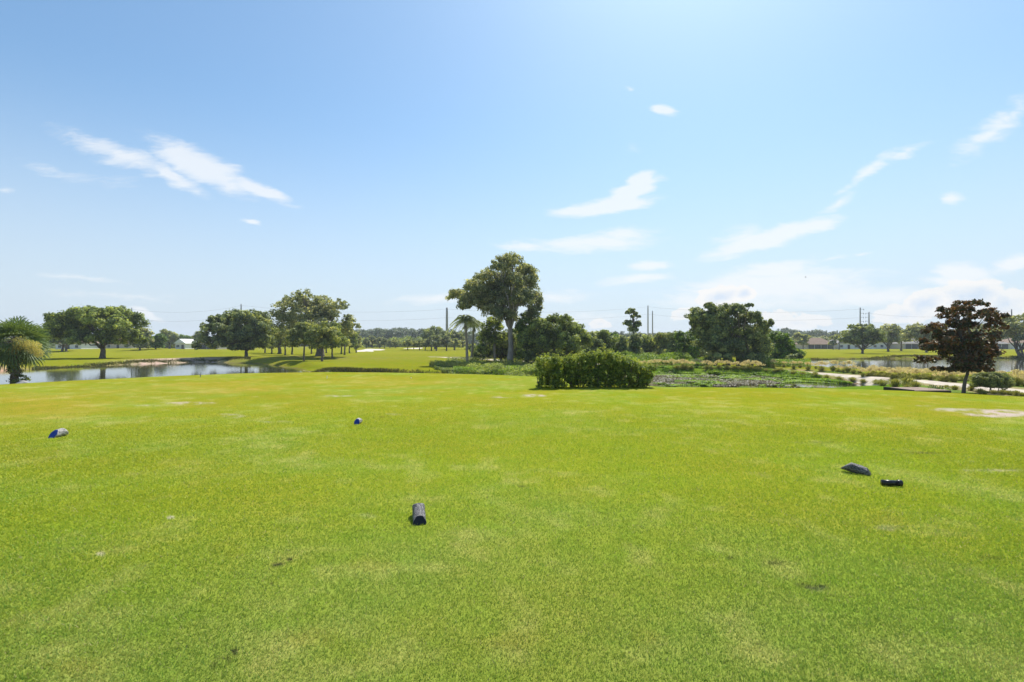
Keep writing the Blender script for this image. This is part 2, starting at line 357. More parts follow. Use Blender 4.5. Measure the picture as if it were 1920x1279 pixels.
def blademat():
    m, t, N, L = newmat('grass_blades')
    p = N.new('ShaderNodeBsdfPrincipled'); o = N.new('ShaderNodeOutputMaterial'); tr = N.new('ShaderNodeBsdfTranslucent'); mx = N.new('ShaderNodeMixShader')
    p.inputs['Roughness'].default_value = .55; p.inputs['Specular IOR Level'].default_value = .2
    at = N.new('ShaderNodeAttribute'); at.attribute_name = 'col'
    L.new(at.outputs['Color'], p.inputs['Base Color']); L.new(at.outputs['Color'], tr.inputs[0])
    mx.inputs[0].default_value = .4; L.new(p.outputs[0], mx.inputs[1]); L.new(tr.outputs[0], mx.inputs[2]); L.new(mx.outputs[0], o.inputs[0])
    return m
M['blade'] = blademat()
def watermat():
    m, t, N, L = newmat('pond_water')
    p = N.new('ShaderNodeBsdfPrincipled'); o = N.new('ShaderNodeOutputMaterial'); L.new(p.outputs[0], o.inputs[0])
    p.inputs['Base Color'].default_value = (.045,.048,.028,1); p.inputs['Roughness'].default_value = .04; p.inputs['IOR'].default_value = 1.33
    p.inputs['Specular IOR Level'].default_value = .5
    tc = N.new('ShaderNodeTexCoord'); mp = N.new('ShaderNodeMapping'); mp.inputs['Scale'].default_value = (1, 1.0, 1); L.new(tc.outputs['Object'], mp.inputs[0])
    n = N.new('ShaderNodeTexNoise'); n.inputs['Scale'].default_value = 2.6; n.inputs['Detail'].default_value = 3; L.new(mp.outputs[0], n.inputs['Vector'])
    b = N.new('ShaderNodeBump'); b.inputs['Strength'].default_value = .05; b.inputs['Distance'].default_value = .1
    L.new(n.outputs['Fac'], b.inputs['Height']); L.new(b.outputs[0], p.inputs['Normal']); return m
M['water'] = watermat()

# ------------------------------------------------------------------ ground sheet
# patches on the tee: (photo x, photo y, half width px, half height px, strength)
DRY = [(60,765,140,28,.8),(400,727,130,13,1.0),(720,716,160,8,.7),(560,715,60,6,.4),(250,735,160,14,.4),(60,860,70,30,.3),(1700,758,90,14,.4),(1760,780,120,14,.35),
       (430,1030,40,16,.45),(590,1195,70,20,.4),(1650,980,70,22,.35),(960,1200,70,18,.3),(1210,1190,30,16,.4),(150,1250,70,20,.4),(700,1060,50,14,.3),(1060,930,80,12,.2),(300,880,160,30,.25)]
SAND = [(1000,742,24,2.6,1.1),(945,745,26,1.5,.6),(350,756,60,2.4,.8),(275,760,25,1.3,.5),(635,743,30,1.3,.6),(1790,768,50,3.0,.8),(1870,775,60,7,1.2),(1730,761,25,1.6,.6),(1660,990,36,6,.35),(320,970,9,3,.8),(1860,883,60,2,.45),(1530,1102,22,5,.4),(1760,866,60,1.2,.4),(740,777,16,1.5,.4),(680,968,30,6,.25),(520,790,30,2,.4),(190,1040,8,4,.6),(430,780,30,4,.4)]
DARK = [(520,1058,13,3,1),(545,1050,7,3,1),(442,1222,7,6,1),(400,1249,9,6,1),(430,1236,6,5,.8),(1450,1055,26,4,.5),(1530,1100,26,5,.8),(1370,1045,9,3,.6),(1500,1095,10,3,.6),(510,1092,3,3,.8),(980,912,10,2,.5),(1740,850,60,2,.4),(1860,1045,40,5,.35),(720,782,10,1.5,.5),(1470,897,8,2,.6),(1560,830,60,1.2,.25)]
def pmask(x, y, lst):
    d = np.maximum(y, .5); px = 960+x/d*F; py = HY+CH*F/d; s = np.zeros(x.shape)
    w = (fbm(x*3, y*3, 3, 77)-.5)*1.5
    for a, b, rx, ry, st in lst:
        q = ((px-a)/rx)**2+((py-b)/ry)**2
        s = np.maximum(s, st*sm(1.5, .1, q+w))
    return np.where(y > 1, s, 0)
def lerp(a, b, k): return a*(1-k[:, None])+np.array(b)*k[:, None]
def albedo(x, y, z, t, sw, pd, sM):
    n1 = fbm(x/7, y/7, 4, 51); n2 = fbm(x/1.4, y/1.4, 4, 61); n3 = fbm(x/.35, y/.35, 3, 71)
    c = np.tile(np.array([[.270,.320,.026]]), (len(x), 1))
    tee = (t < .5)
    # fairway beyond: slightly lighter bands
    far = np.clip((np.hypot(x, y)-40)/120, 0, 1)
    c = c*np.where(tee, 1.0, .72)[:, None]*np.where(tee[:, None], 1.0, np.array([[1.0,.93,.55]]))
    c = lerp(c, (.245,.250,.022), np.where(tee, 0, far*.85))
    st_ = vnoise(x/30+y/90, y/9, 88); c = lerp(c, (.19,.205,.012), np.where(tee, 0, sm(.45, .8, st_)*.4))
    c = lerp(c, (.24,.22,.035), np.where(tee, 0, sm(.55, .75, n1)*.3))
    # tee turf: yellower to the left and far, greener close up
    k = np.where(tee, np.clip((np.hypot(x, y)-4)/14, 0, 1), 0)
    c = lerp(c, (.245,.238,.018), k*.75*sm(10, -8, x))
    c = lerp(c, (.240,.240,.013), k*.7*sm(-8, 8, x))
    c = lerp(c, (.190,.270,.040), np.where(tee, sm(.38, .62, n2*.5+n1*.5)*.5, 0))
    c = lerp(c, (.215,.270,.060), np.where(tee, sm(7, 2.5, np.hypot(x, y))*.45, 0))
    c = lerp(c, (.45,.41,.13), np.where(tee, sm(.50, .80, n3*.7+n2*.3)*.38, 0))
    c = lerp(c, (.40,.27,.045), np.where(tee, pmask(x, y, DRY)*sm(.2, .6, n3*.5+n2*.5), 0)*.36)
    c = lerp(c, (.46,.40,.30), np.where(tee, np.clip(pmask(x, y, SAND)*sm(.32, .62, n3*.6+fbm(x/.13, y/.13, 2, 73)*.4)*1.1, 0, 1), 0))
    c = lerp(c, (.035,.04,.018), np.where(tee, np.clip(pmask(x, y, DARK)*sm(.3, .5, n3), 0, 1), 0))
    # banks: sandy where left pond has beach, muddy elsewhere
    sh = np.where(tee, 0, sm(1.1, .1, sw))
    c = lerp(c, (.13,.10,.055), sh)
    bx = pix(345, 674, -1.2)
    beach = np.exp(-((x-bx[0])/4.6)**2-((y-bx[1]+1)/7.0)**2)
    c = lerp(c, (.50,.38,.27), np.clip(beach*2.6, 0, 1)*(~tee)*sm(.3,.5,n2+.15))
    bx = pix(50, 693, -1.6); beach = np.exp(-((x-bx[0])/9)**2-((y-bx[1])/3)**2)
    c = lerp(c, (.40,.28,.16), np.clip(beach*1.5, 0, 1)*(~tee))
    # bare strip between grove and ditch
    a = np.array(pix(505, 683, -1.3)); b = np.array(pix(625, 700, -1.3)); e = b-a
    tt = np.clip(((x-a[0])*e[0]+(y-a[1])*e[1])/(e@e), 0, 1); dd = np.hypot(x-a[0]-e[0]*tt, y-a[1]-e[1]*tt)
    c = lerp(c, (.42,.33,.22), sm(1.9, .9, dd+(n2-.5)))
    # soil under the grove and the thicket
    for gx, gy, rx, ry, s in ((pixd(590, 92)[0], 92, 16, 9, .5), (pixd(470,100)[0], 99, 10, 5, .35)):
        c = lerp(c, (.22,.19,.09), np.exp(-((x-gx)/rx)**2-((y-gy)/ry)**2)*s*sm(.35,.6,n2))
    # around the path: dry sandy soil, marsh green towards the pool
    pk = np.where(tee, 0, sm(4.5, 1.4, pd)*sm(-30, 6, x)); c = lerp(c, (.34,.27,.17), pk*.75*sm(.25, .6, n2+.1))
    mk = np.where((sM < 7) & (~tee) & (pd > 2.2), 1.0, 0.0); c = lerp(c, (.10,.20,.02), mk*.7)
    mud = np.where(sM < 1.0, 1.0, 0.0)*sm(.45, .6, n2); c = lerp(c, (.16,.13,.085), mud*.8)
    return c*(.92+.16*n2[:, None])
ang = np.concatenate([np.radians(np.linspace(-60, 60, 860)), np.radians(np.linspace(60, 300, 62)[1:-1])])
rad = np.geomspace(.35, 1500, 540); rad[0] = 0.02
A, Q = np.meshgrid(ang, rad); gx_ = (Q*np.sin(A)).ravel(); gy_ = (Q*np.cos(A)).ravel()
z_, t_, sw_, pd_, sm_ = height(gx_, gy_, True)
colr = albedo(gx_, gy_, z_, t_, sw_, pd_, sm_)
na, nr = len(ang), len(rad)
i, j = np.meshgrid(np.arange(nr-1), np.arange(na), indexing='ij'); j2 = (j+1) % na
Fq = np.stack([i*na+j, i*na+j2, (i+1)*na+j2, (i+1)*na+j], -1).reshape(-1, 4)[:, ::-1]
g = raw('ground', np.stack([gx_, gy_, z_], 1), Fq, 4, M['ground'], smooth=True, vcol=colr)
tag(g, 'mown tee and fairways with banks sloping to the ponds', 'ground', kind='structure')
w = MB(); w.add([(-400,14,-1.8),(400,14,-1.8),(400,260,-1.8),(-400,260,-1.8)], [(0,1,2,3)])
tag(w.build('water', M['water']), 'still pond water reflecting sky and trees', 'water', kind='structure')

# cart path strip laid on the ground
def resample(P, step):
    out = [P[0]]
    for a, b in zip(P[:-1], P[1:]):
        n = max(1, int(math.dist(a, b)/step)); out += [tuple(np.array(a)+(np.array(b)-np.array(a))*k/n) for k in range(1, n+1)]
    return out
cl = resample([p[:2] for p in PW], 1.0); cl = np.array(cl)
for _ in range(6): cl[1:-1] = (cl[:-2]+cl[1:-1]*2+cl[2:])/4
tn = np.gradient(cl, axis=0); tn /= np.linalg.norm(tn, axis=1)[:, None]; nn = np.stack([-tn[:, 1], tn[:, 0]], 1)
offs = np.linspace(-1.0, 1.0, 7); PV = []
for k, o_ in enumerate(offs):
    jit = (fbm(np.arange(len(cl))/2.5, np.zeros(len(cl))+k*.01+o_, 2, 5)-.5)*.45*(abs(o_) > .6)
    p = cl+nn*(o_+jit)[:, None]; PV.append(np.column_stack([p, height(p[:, 0], p[:, 1])+.07-(.08 if abs(o_) > .95 else 0)]))
PV = np.stack(PV, 1).reshape(-1, 3); nc = len(offs); i, j = np.meshgrid(np.arange(len(cl)-1), np.arange(nc-1), indexing='ij')
tag(raw('path', PV, np.stack([i*nc+j, (i+1)*nc+j, (i+1)*nc+j+1, i*nc+j+1], -1).reshape(-1, 4)[:, ::-1], 4, M['path'], smooth=True), 'pale sandy cart path winding between marsh and pond', 'path', kind='structure')

# bunkers
def bunker(px, py, rx, rz, label, seed):
    x0, d = hit(px, py); s = d/F; n = 40; vs = []; k = np.arange(n)*2*math.pi/n
    rr = 1+.25*np.sin(k*3+seed)+.15*np.sin(k*5+seed*2)
    for q in (0, .5, .85, 1.0):
        xs = x0+np.cos(k)*rx*s*rr*q; ys = d+np.sin(k)*rz*rr*q
        zs = height(xs, ys)+(.12 if q < 1 else -.02)
        vs.append(np.stack([xs, ys, zs], 1))
    V = np.concatenate(vs); fs = []
    for a in range(3):
        for b in range(n): fs.append((a*n+b, a*n+(b+1) % n, (a+1)*n+(b+1) % n, (a+1)*n+b))
    tag(raw('bunker', V, np.array(fs)[:, ::-1], 4, M['sand'], smooth=True), label, 'bunker', kind='structure')
bunker(695, 656.5, 20, 9, 'pale sand bunker beyond the fairway at the grove edge', 1)
bunker(686, 658.8, 14, 5, 'small sand bunker just in front of the larger one', 2)
bunker(777, 653.8, 15, 9, 'thin far sand bunker under the small round trees', 4)

# ------------------------------------------------------------------ grass blades (uncountable): short turf, drawn in finer near the tee's middle
NB = 900000
d = np.exp(rng.uniform(math.log(1.5), math.log(17), NB)); a = rng.uniform(-1.12, 1.12, NB)*1.0
bx = d*a; by = d.copy()
mg = np.arange(NB) % 5 == 0; bx[mg] = (np.sign(a)*(1.12*d+rng.random(NB)*6))[mg]; d = np.hypot(bx, by)*np.where(mg, .8, .85)   # wider margins to both sides
zb, tb, swb, pdb, smb = height(bx, by, True); keep = (tb < 1.0) & (rng.random(NB) > sm(9, 17, d)*.7)
bx, by, zb, d = bx[keep], by[keep], zb[keep], d[keep]
cb = albedo(bx, by, zb, tb[keep], swb[keep], pdb[keep], smb[keep]); n = len(bx)
bare = (cb[:, 1] < .10) | (cb[:, 2] > .16); thin = rng.random(n) < .8
kk = ~(bare & thin); bx, by, zb, d, cb = bx[kk], by[kk], zb[kk], d[kk], cb[kk]; n = len(bx)
rv = rng.random((n, 1)); fd = np.clip(d/9, 0, 1)[:, None]; cb = cb*np.array([[1.0,1.0,1.0]])*(1.32+.30*sm(3.0, 7, d)[:, None]+(rng.random((n, 1))-.5)*(.75-.5*fd))
cb = np.where(rv > .95+.04*fd, np.array([[.52,.46,.2]])*(.6+.6*rng.random((n, 1))), cb); cb = np.where(rv < .3-.2*fd, cb*np.array([[.62,.85,.8]]), cb)
th = rng.uniform(0, 6.283, n); wd_ = .00125*np.clip(d, 1.6, 40)**.8; ln = np.clip(.013+.0022*d, 0, .034)*(1-.72*sm(7, 15, d))*(.6+.8*rng.random(n)); le = rng.uniform(.2, 1.2, n)
ca, sa = np.cos(th), np.sin(th); ph = rng.uniform(0, 6.283, n)
P0 = np.stack([bx-ca*wd_, by-sa*wd_, zb-.004], 1); P1 = np.stack([bx+ca*wd_, by+sa*wd_, zb-.004], 1)
P2 = np.stack([bx+np.cos(ph)*ln*le, by+np.sin(ph)*ln*le, zb+ln*.75], 1)
V = np.stack([P0, P1, P2], 1).reshape(-1, 3)
tag(raw('grass', V, np.arange(3*n).reshape(-1, 3), 3, M['blade'], vcol=np.repeat(cb, 3, 0)), 'short sunlit turf covering the tee', 'grass', kind='stuff')

# ------------------------------------------------------------------ foliage
def quads(C, Nn, L, asp, rg):
    """leaf diamonds at C facing Nn"""
    n = len(C); r = rg.normal(size=(n, 3)); T = np.cross(Nn, r); T /= np.linalg.norm(T, axis=1)[:, None]+1e-9; B = np.cross(Nn, T)
    s = (L*(.6+.8*rg.random(n)))[:, None]; a = T*s*.5; b = B*s*.5*asp
    fold = Nn*s*.12
    return np.stack([C-a, C-b+fold, C+a, C+b+fold], 1).reshape(-1, 3)
def unit(rg, n):
    v = rg.normal(size=(n, 3)); return v/np.linalg.norm(v, axis=1)[:, None]
def foliage(lobes, L, k=1.0, rg=rng, asp=.6, subr=.36, nsub=15, up=.45, rnd=.7, core=.35, twig=.06, grow=1.0):
    subr = subr*.95; nsub = int(nsub*1.45); V = []; Tn = []
    for (x, y, z, rx, ry, rz) in lobes:
        rx, ry, rz = rx*grow, ry*grow, rz*grow
        c = np.array([x, y, z]); rr = np.array([rx, ry, rz]); rs0 = subr*min(rx, ry, rz)**.75*max(rx, rz)**.25
        ns = max(5, int(nsub*(.8+.4*rg.random()))); D = unit(rg, ns); D[:, 2] = np.where(D[:, 2] < -.6, -D[:, 2], D[:, 2])
        ctr = c+D*rr*(.55+.38*rg.random((ns, 1)))
        for q in range(ns):
            rs = rs0*(.65+.7*rg.random()); nl = int(k*2.3*math.pi*rs*rs/(L*L*asp*.72))+4
            E = unit(rg, nl); P = ctr[q]+E*np.array([1, 1, .75])*rs*(.35+.65*rg.random((nl, 1))**.5)
            ou = rg.random(nl) < twig; P[ou] += E[ou]*rs*rg.random((ou.sum(), 1))*.6
            Nn = E+D[q]*.5+np.array([0, 0, up])+rg.normal(size=(nl, 3))*rnd; Nn /= np.linalg.norm(Nn, axis=1)[:, None]
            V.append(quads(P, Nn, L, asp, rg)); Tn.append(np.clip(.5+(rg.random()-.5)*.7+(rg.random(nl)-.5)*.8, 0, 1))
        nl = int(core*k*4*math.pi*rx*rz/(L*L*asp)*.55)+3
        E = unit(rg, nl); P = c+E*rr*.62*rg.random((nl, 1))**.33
        V.append(quads(P, unit(rg, nl), L*1.25, asp, rg)); Tn.append(rg.random(nl)*.4)  # inner leaves get only the darker tints, painting shade into the lobe's core
    V = np.concatenate(V); Tn = np.concatenate(Tn); return V, Tn
def leafobj(name, V, Tn, m, parent=None):
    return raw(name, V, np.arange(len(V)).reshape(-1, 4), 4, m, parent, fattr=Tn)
def wob(p, q, n, amp, rg):
    p = np.array(p, float); q = np.array(q, float); L = np.linalg.norm(q-p); pts = []
    o = rg.normal(size=(n+1, 3))*amp*L
    for i in range(n+1):
        t = i/n; pts.append(p+(q-p)*t+o[i]*math.sin(math.pi*t))
    return pts
def tree(name, label, px, py, lobes, tw, m='oak', bark='bark', cat='tree', group=None, dist=None, L=None, k=1.0, fork=None, trunks=None,
         seed=1, nsub=15, subr=.36, core=.35, limbs=True, up=.45, asp=.6, depth=.8, twig=.06, rnd=.7, lean=0, flat=False, grow=1.0):
    """lobes: (photo x, photo y, rx, ry) traced from the photo; turned into metres at the tree's own distance"""
    rg = np.random.default_rng(seed)
    if dist is None: x0, d = hit(px, py)
    else: x0, d = pixd(px, dist)
    s = d/F; zb = gz(x0, d); root = empty(name, (x0, d, zb), label=label, cat=cat, group=group)
    zt = lambda yy: CH+(HY-yy)*s-zb
    xs = [l[0] for l in lobes]; cxm = (min(xs)+max(xs))/2; W = max(max(l[0]+l[2] for l in lobes)-cxm, 1)
    LB = []
    for l in lobes:
        u_ = min(1, abs(l[0]-cxm)/W); room = math.sqrt(max(0, 1-u_*u_))*W*depth
        yo = rg.uniform(-1, 1)*max(0, room-l[2]*.7)*s
        ry = l[2]*s*(.8+.3*rg.random())
        LB.append(((l[0]-px)*s, yo, zt(l[1]), l[2]*s, ry, l[3]*s))
        if room > l[2]*1.3: LB.append(((l[0]-px)*s+rg.normal()*l[2]*s*.3, -yo+rg.normal()*l[2]*s*.4, zt(l[1])-l[3]*s*.1, l[2]*s*.9, ry, l[3]*s*.85))
    L = L or max(.12, d*.0036)
    V, Tn = foliage(LB, L, k, rg, asp, subr, nsub, up, rnd, core, twig, grow)
    # trunk and limbs
    b = MB(); zlow = min(l[1]+l[3]*.4 for l in lobes)
    fz = zt(fork) if fork else max(.4, zt(max(l[1] for l in lobes)))
    r0 = tw*s/2
    tl = trunks or [(px, 1.0)]
    for tx, tr in tl:
        bx0 = (tx-px)*s; top = (bx0*.7+lean*s, rg.normal()*.2, fz)
        pts = wob((bx0, 0, -.25), top, 5, .02, rg)
        b.tube(pts, [r0*tr*c for c in (1.5, 1.12, 1.0, .92, .85, .8)], 10)
        if limbs:
            order = sorted(LB, key=lambda l: abs(l[0]-bx0))
            for l in order[:14 if len(tl) == 1 else 5]:
                e = np.array(l[:3])+rg.normal(size=3)*.15*l[3]
                st = np.array(pts[-1]) if rg.random() < .6 else np.array(pts[-2])
                lp = wob(st, e, 4, .05, rg); rl = r0*tr*(.30+.25*rg.random())
                b.tube(lp, [rl*1.3, rl, rl*.75, rl*.5, rl*.2], 6)
                for _ in range(3):
                    f = e+np.clip(rg.normal(size=3), -1, 1)*np.array([l[3], l[4], l[5]])*.5
                    b.tube([lp[3], (np.array(lp[3])+f)/2+rg.normal(size=3)*.1*l[3], f], [rl*.45, rl*.3, rl*.1], 4)
    b.build('trunk', M[bark], root, smooth=True)
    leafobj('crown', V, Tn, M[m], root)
    return root

OAKS_L = 'oaks along the left pond'
tree('oak_tree', 'broad round dark oak alone on the left pond bank, its trunk mirrored in the water', 192, 672,
     [(190,600,38,23),(153,607,27,22),(227,606,26,22),(208,587,30,13),(160,590,26,15),(125,622,26,20),(247,627,15,16),(178,630,32,16),(222,630,25,16),(108,612,13,13),(142,598,13,9),(236,640,18,8),(190,588,26,10),(190,640,24,9)],
     9, 'oak', seed=11, fork=648, k=1.5, nsub=17, group=OAKS_L)
tree('oak_tree', 'smaller dark oak left of the lone pond oak, in front of a white house', 122, 659, [(116,627,17,14),(135,634,16,14),(108,635,13,13),(125,641,16,8)], 4, 'dark', seed=12, fork=650, trunks=[(116,1),(124,1)], k=1.3)
tree('oak_tree', 'thin grey green tree just right of the lone pond oak', 262, 657, [(262,628,15,16),(275,634,13,13),(256,645,13,10),(268,648,12,7)], 3, 'grey', seed=13, k=1.2)
tree('shrub_tree', 'bright green shrubby tree right of the grey green tree by the houses', 292, 655, [(285,640,10,12),(298,638,12,12),(292,648,14,7)], 2.5, 'lush', seed=14, k=1.2)
tree('shrub_tree', 'rounded green tree behind the low mound with pale flowers of light', 318, 654, [(310,633,12,11),(325,634,13,11),(318,643,16,9),(308,622,6,5)], 3, 'olive', seed=15, k=1.2)
tree('shrub_tree', 'low green tree right of the small white gable', 352, 654, [(345,638,12,10),(360,640,12,10),(352,646,14,7)], 3, 'lush', seed=16, k=1.2)
tree('shrub_tree', 'dark far tree just left of the big grove', 374, 653, [(370,630,10,9),(380,632,8,10),(374,640,12,9)], 3, 'dark', seed=17, k=1.2, dist=230)
G = 'trees of the pond grove'
tree('oak_tree', 'wide dark oak at the left end of the grove, leaning over the pond', 462, 669,
     [(438,600,36,18),(475,596,26,15),(410,618,26,20),(395,638,14,14),(490,618,22,26),(450,628,38,22),(425,642,24,13),(480,642,24,16),(410,600,12,10),(500,640,14,16),(385,650,9,8),(455,652,20,8)],
     6, 'dark', seed=21, fork=655, k=1.5, nsub=17, group=G)
tree('oak_tree', 'tallest oak of the grove with open moss hung limbs and thick trunk', 600, 668,
     [(560,566,24,14),(532,575,20,13),(583,557,18,9),(606,572,20,15),(622,590,18,15),(640,572,9,11),(530,605,22,20),(565,592,24,18),(600,608,26,20),(655,602,12,12),(642,622,18,18),(550,620,22,16),(520,590,12,10),(664,612,7,6),(592,575,18,12),(598,590,22,14),(575,575,18,12)],
     14, 'grey', seed=22, fork=640, k=.7, nsub=15, core=.08, subr=.32, group=G, depth=.7, twig=.15, grow=1.22)
for sd, (px, py, lb, tw, mm, lab) in enumerate([
    (524, 663.5, [(518,628,18,17),(532,634,18,17),(524,645,20,10)], 6, 'olive', 'olive green oak in the grove between the wide dark oak and the front small trees'),
    (548, 665, [(545,630,15,18),(552,645,14,10)], 3, 'grey', 'slim grey green tree deep in the grove behind the front small trees'),
    (570, 676.5, [(566,618,24,16),(578,625,22,18),(556,632,17,16),(570,642,24,11)], 3.2, 'olive', 'slender trunked young oak nearest the water, left of its twin'),
    (604, 678, [(602,620,26,17),(590,632,18,15),(615,632,20,17),(604,646,26,12)], 3.6, 'olive', 'slender trunked young oak at the grove front, its shadow streaking left'),
    (623, 671.5, [(622,622,20,18),(630,636,18,18),(618,648,18,9)], 3, 'oak', 'young oak just behind the right front tree of the grove'),
    (584, 664, [(582,640,18,12)], 2.5, 'grey', 'thin tree half hidden in the middle of the grove'),
    (640, 664, [(640,630,14,18),(646,645,13,10)], 2.6, 'olive', 'light olive tree near the right end of the grove'),
    (655, 662.5, [(655,634,12,16),(660,646,11,9)], 2.4, 'oak', 'narrow dark tree near the right end of the grove'),
    (668, 661.5, [(668,636,10,15),(670,648,9,9)], 2.2, 'grey', 'rightmost narrow tree of the grove beside the bunkers'),
    (510, 663, [(508,636,15,15),(514,648,13,8)], 2.6, 'grey', 'greyish tree filling the gap right of the wide dark oak'),
    (535, 666, [(533,626,17,15),(540,642,15,11)], 2.8, 'olive', 'soft olive tree between the two left trunks of the grove'),
    (612, 662, [(612,642,15,12),(600,644,12,9)], 2.4, 'oak', 'low crowned dark tree behind the twin front trees'),
    (646, 666, [(640,618,15,13),(652,622,13,12)], 2.6, 'grey', 'grey green tree under the right end of the tallest grove oak'),
    (497, 662, [(495,640,12,12)], 2.6, 'olive', 'small tree in the shade right of the wide dark oak')]):
    tree('oak_tree' if tw > 3 else 'young_tree', lab, px, py, lb, tw, mm, seed=40+sd, k=1.25, group=G)

# small round trees beyond the fairway, copies of two
H = 'small round trees beyond the fairway'
pa = tree('round_tree', 'small pale round tree left of the bunkers against the dark wood', 687, 653, [(687,641,6,6),(691,644,5,5),(683,644,5,5)], 1.6, 'grey', seed=61, L=.55, k=1.4, group=H)
pb = tree('round_tree', 'olive round tree on thin trunk in front of the dark round oak', 787, 657, [(787,644,8,7),(781,647,6,6),(793,646,6,7)], 1.6, 'olive', seed=62, L=.5, k=1.4, group=H)
for n_, (px, py, sc, src, lab) in enumerate([(698,652.5,1.25,pa,'pale round tree behind the left bunker'),(712,652.5,1.1,pa,'pale round tree behind the right end of the bunkers'),(721,653,1.0,pa,'pale round tree, second past the right end of the bunkers'),
      (731,653,.8,pa,'smallest pale round tree standing apart right of the bunkers'),(765,656.5,1.0,pb,'olive round tree at the left end of the row on the right of the fairway'),(776,655,.9,pb,'small olive tree second from the left of the right hand row'),
      (797,657,1.0,pb,'olive round tree just right of the thin trunk pair'),(809,657.5,1.15,pa,'greyish round tree left of the transmission pole, under the round oak'),(818,658,1.2,pa,'greyish round tree directly under the round oak'),
      (837,658,1.2,pa,'greyish round tree at the foot of the lone transmission pole'),(853,657,1.2,pb,'olive round tree between lone transmission pole and the palms'),(741,652.5,1.1,pb,'dim olive round tree at the centre of the far fairway edge')]):
    x0, dd = hit(px, py); dup(src, (x0, dd, gz(x0, dd)), n_*1.3, sc, label=lab)
tree('oak_tree', 'dark dome shaped oak beyond the fairway left of the lone transmission pole', 816, 655, [(816,623,20,11),(800,630,14,11),(831,632,14,12),(816,636,24,11),(808,645,14,6)], 4, 'dark', seed=63, k=1.5, L=.55)
tree('oak_tree', 'hazy grey green tree between the lone pole and the palm pair', 852, 656, [(850,632,10,10),(860,636,12,12),(868,645,10,9)], 3, 'grey', seed=64, k=1.3)

# the central tall tree and its company
tree('tall_tree', 'tallest tree in the centre with pale straight trunk and wide grey green crown', 957, 684,
     [(960,493,20,14),(936,502,20,14),(985,510,18,15),(994,533,18,16),(948,527,28,18),(910,525,22,16),(882,542,20,15),(860,552,14,9),(903,555,24,16),(942,560,30,20),(984,560,24,20),(1003,562,13,16),(872,573,13,10),(1000,588,13,15),(925,584,22,12),(958,592,26,16),(1010,578,7,8),(972,530,16,14),(890,564,20,13),(912,572,20,13),(860,555,18,10),(875,562,14,11),(930,545,24,18)],
     10.5, 'grey', 'palebark', seed=71, fork=600, k=.9, nsub=17, core=.2, subr=.36, depth=.85, twig=.15, grow=1.15)
tree('slim_tree', 'slim tree with thin pale trunk left of the tallest tree', 928, 681, [(924,612,20,18),(910,632,16,15),(935,635,18,16),(905,655,13,12)], 5, 'oak', 'palebark', seed=72, fork=630, k=1.1, core=.2)
tree('thicket_tree', 'dark leafy thicket tree behind the tallest trunk', 940, 679, [(915,655,22,20),(940,650,24,22),(970,640,24,26),(985,625,20,18),(960,665,26,14),(900,668,18,10)], 5, 'dark', seed=73, k=1.4)
tree('spreading_tree', 'wide bushy green tree sloping down right of the tallest tree', 1040, 684,
     [(1008,612,20,18),(1040,603,24,14),(1072,618,22,16),(1022,640,30,24),(1062,645,30,22),(1096,638,15,15),(988,640,20,26),(1000,668,24,14),(1040,668,30,14),(1080,668,24,12),(1055,598,16,8),(1030,625,24,18),(1060,620,22,16),(1005,640,22,20)], 6, 'oak', seed=74, k=1.3, core=.5, trunks=[(1010,.7),(1040,1),(1070,.7)], fork=650)
tree('leafy_shrub', 'sunlit light green shrub against the dark thicket right of the tallest trunk', 990, 684, [(985,600,16,14),(978,622,15,18),(990,645,14,16),(980,668,14,12)], 3, 'lush', seed=75, k=1.0)

# thicket beyond the marsh
T = 'bushes of the thicket beyond the marsh'
TH = [(1112,676,[(1108,640,14,16),(1120,650,16,16),(1110,662,16,12)],'dark','dark rounded bush at the left end of the thicket behind the hedge'),
      (1135,674,[(1130,630,14,11),(1142,645,18,16),(1130,660,18,12)],'oak','olive green bush behind the hedge top, left of the dead looking tree'),
      (1152,672,[(1150,632,12,9),(1160,650,16,16)],'lush','yellow green bush left of the spindly vine tree'),
      (1168,678,[(1168,648,14,18),(1160,665,14,12)],'dark','dark bush right below the spindly vine tree'),
      (1215,672,[(1208,640,14,12),(1225,645,16,14),(1215,658,18,12)],'oak','olive bush below the pair of near transmission poles'),
      (1240,673,[(1238,635,14,12),(1250,648,18,16),(1238,662,16,10)],'olive','pale olive bush just right of the pair of near transmission poles'),
      (1262,676,[(1262,632,14,11),(1268,650,16,16),(1256,665,16,10)],'dark','dark bush next to the small bright round tree'),
      (1205,640,[(1200,633,12,8),(1215,634,12,8)],'grey','hazy grey bush deep behind the spindly vine tree'),
      (1090,640,[(1095,628,14,9),(1112,630,12,8)],'grey','hazy grey bush behind the left end of the thicket')]
for n_, (px, py, lb, mm, lab) in enumerate(TH):
    if py <= 641: tree('thicket_bush', lab, px, py, lb+[(px,645,16,10)], 3, mm, seed=90+n_, dist=170, k=1.3, group=T, cat='bush')
    else: tree('thicket_bush', lab, px, py, lb, 3, mm, seed=90+n_, k=1.3, core=.6, group=T, cat='bush')
tree('spindly_tree', 'spindly tree with a few tufts of leaves rising above the thicket', 1188, 674,
     [(1184,583,6,5),(1177,586,5,3.5),(1192,588,5,4),(1186,594,4,3),(1178,607,8,7),(1196,608,8,7),(1188,618,9,7),(1198,594,4,3)], 2.6, 'dark', seed=101, fork=600, k=1.4, core=.2, nsub=8, subr=.5)
tree('vine_mound', 'dark blue green vine mound hanging at the foot of the spindly tree', 1190, 675, [(1190,640,12,14),(1192,655,16,14),(1188,668,18,10)], 2, 'dark', seed=102, k=1.4, cat='bush', core=.6)
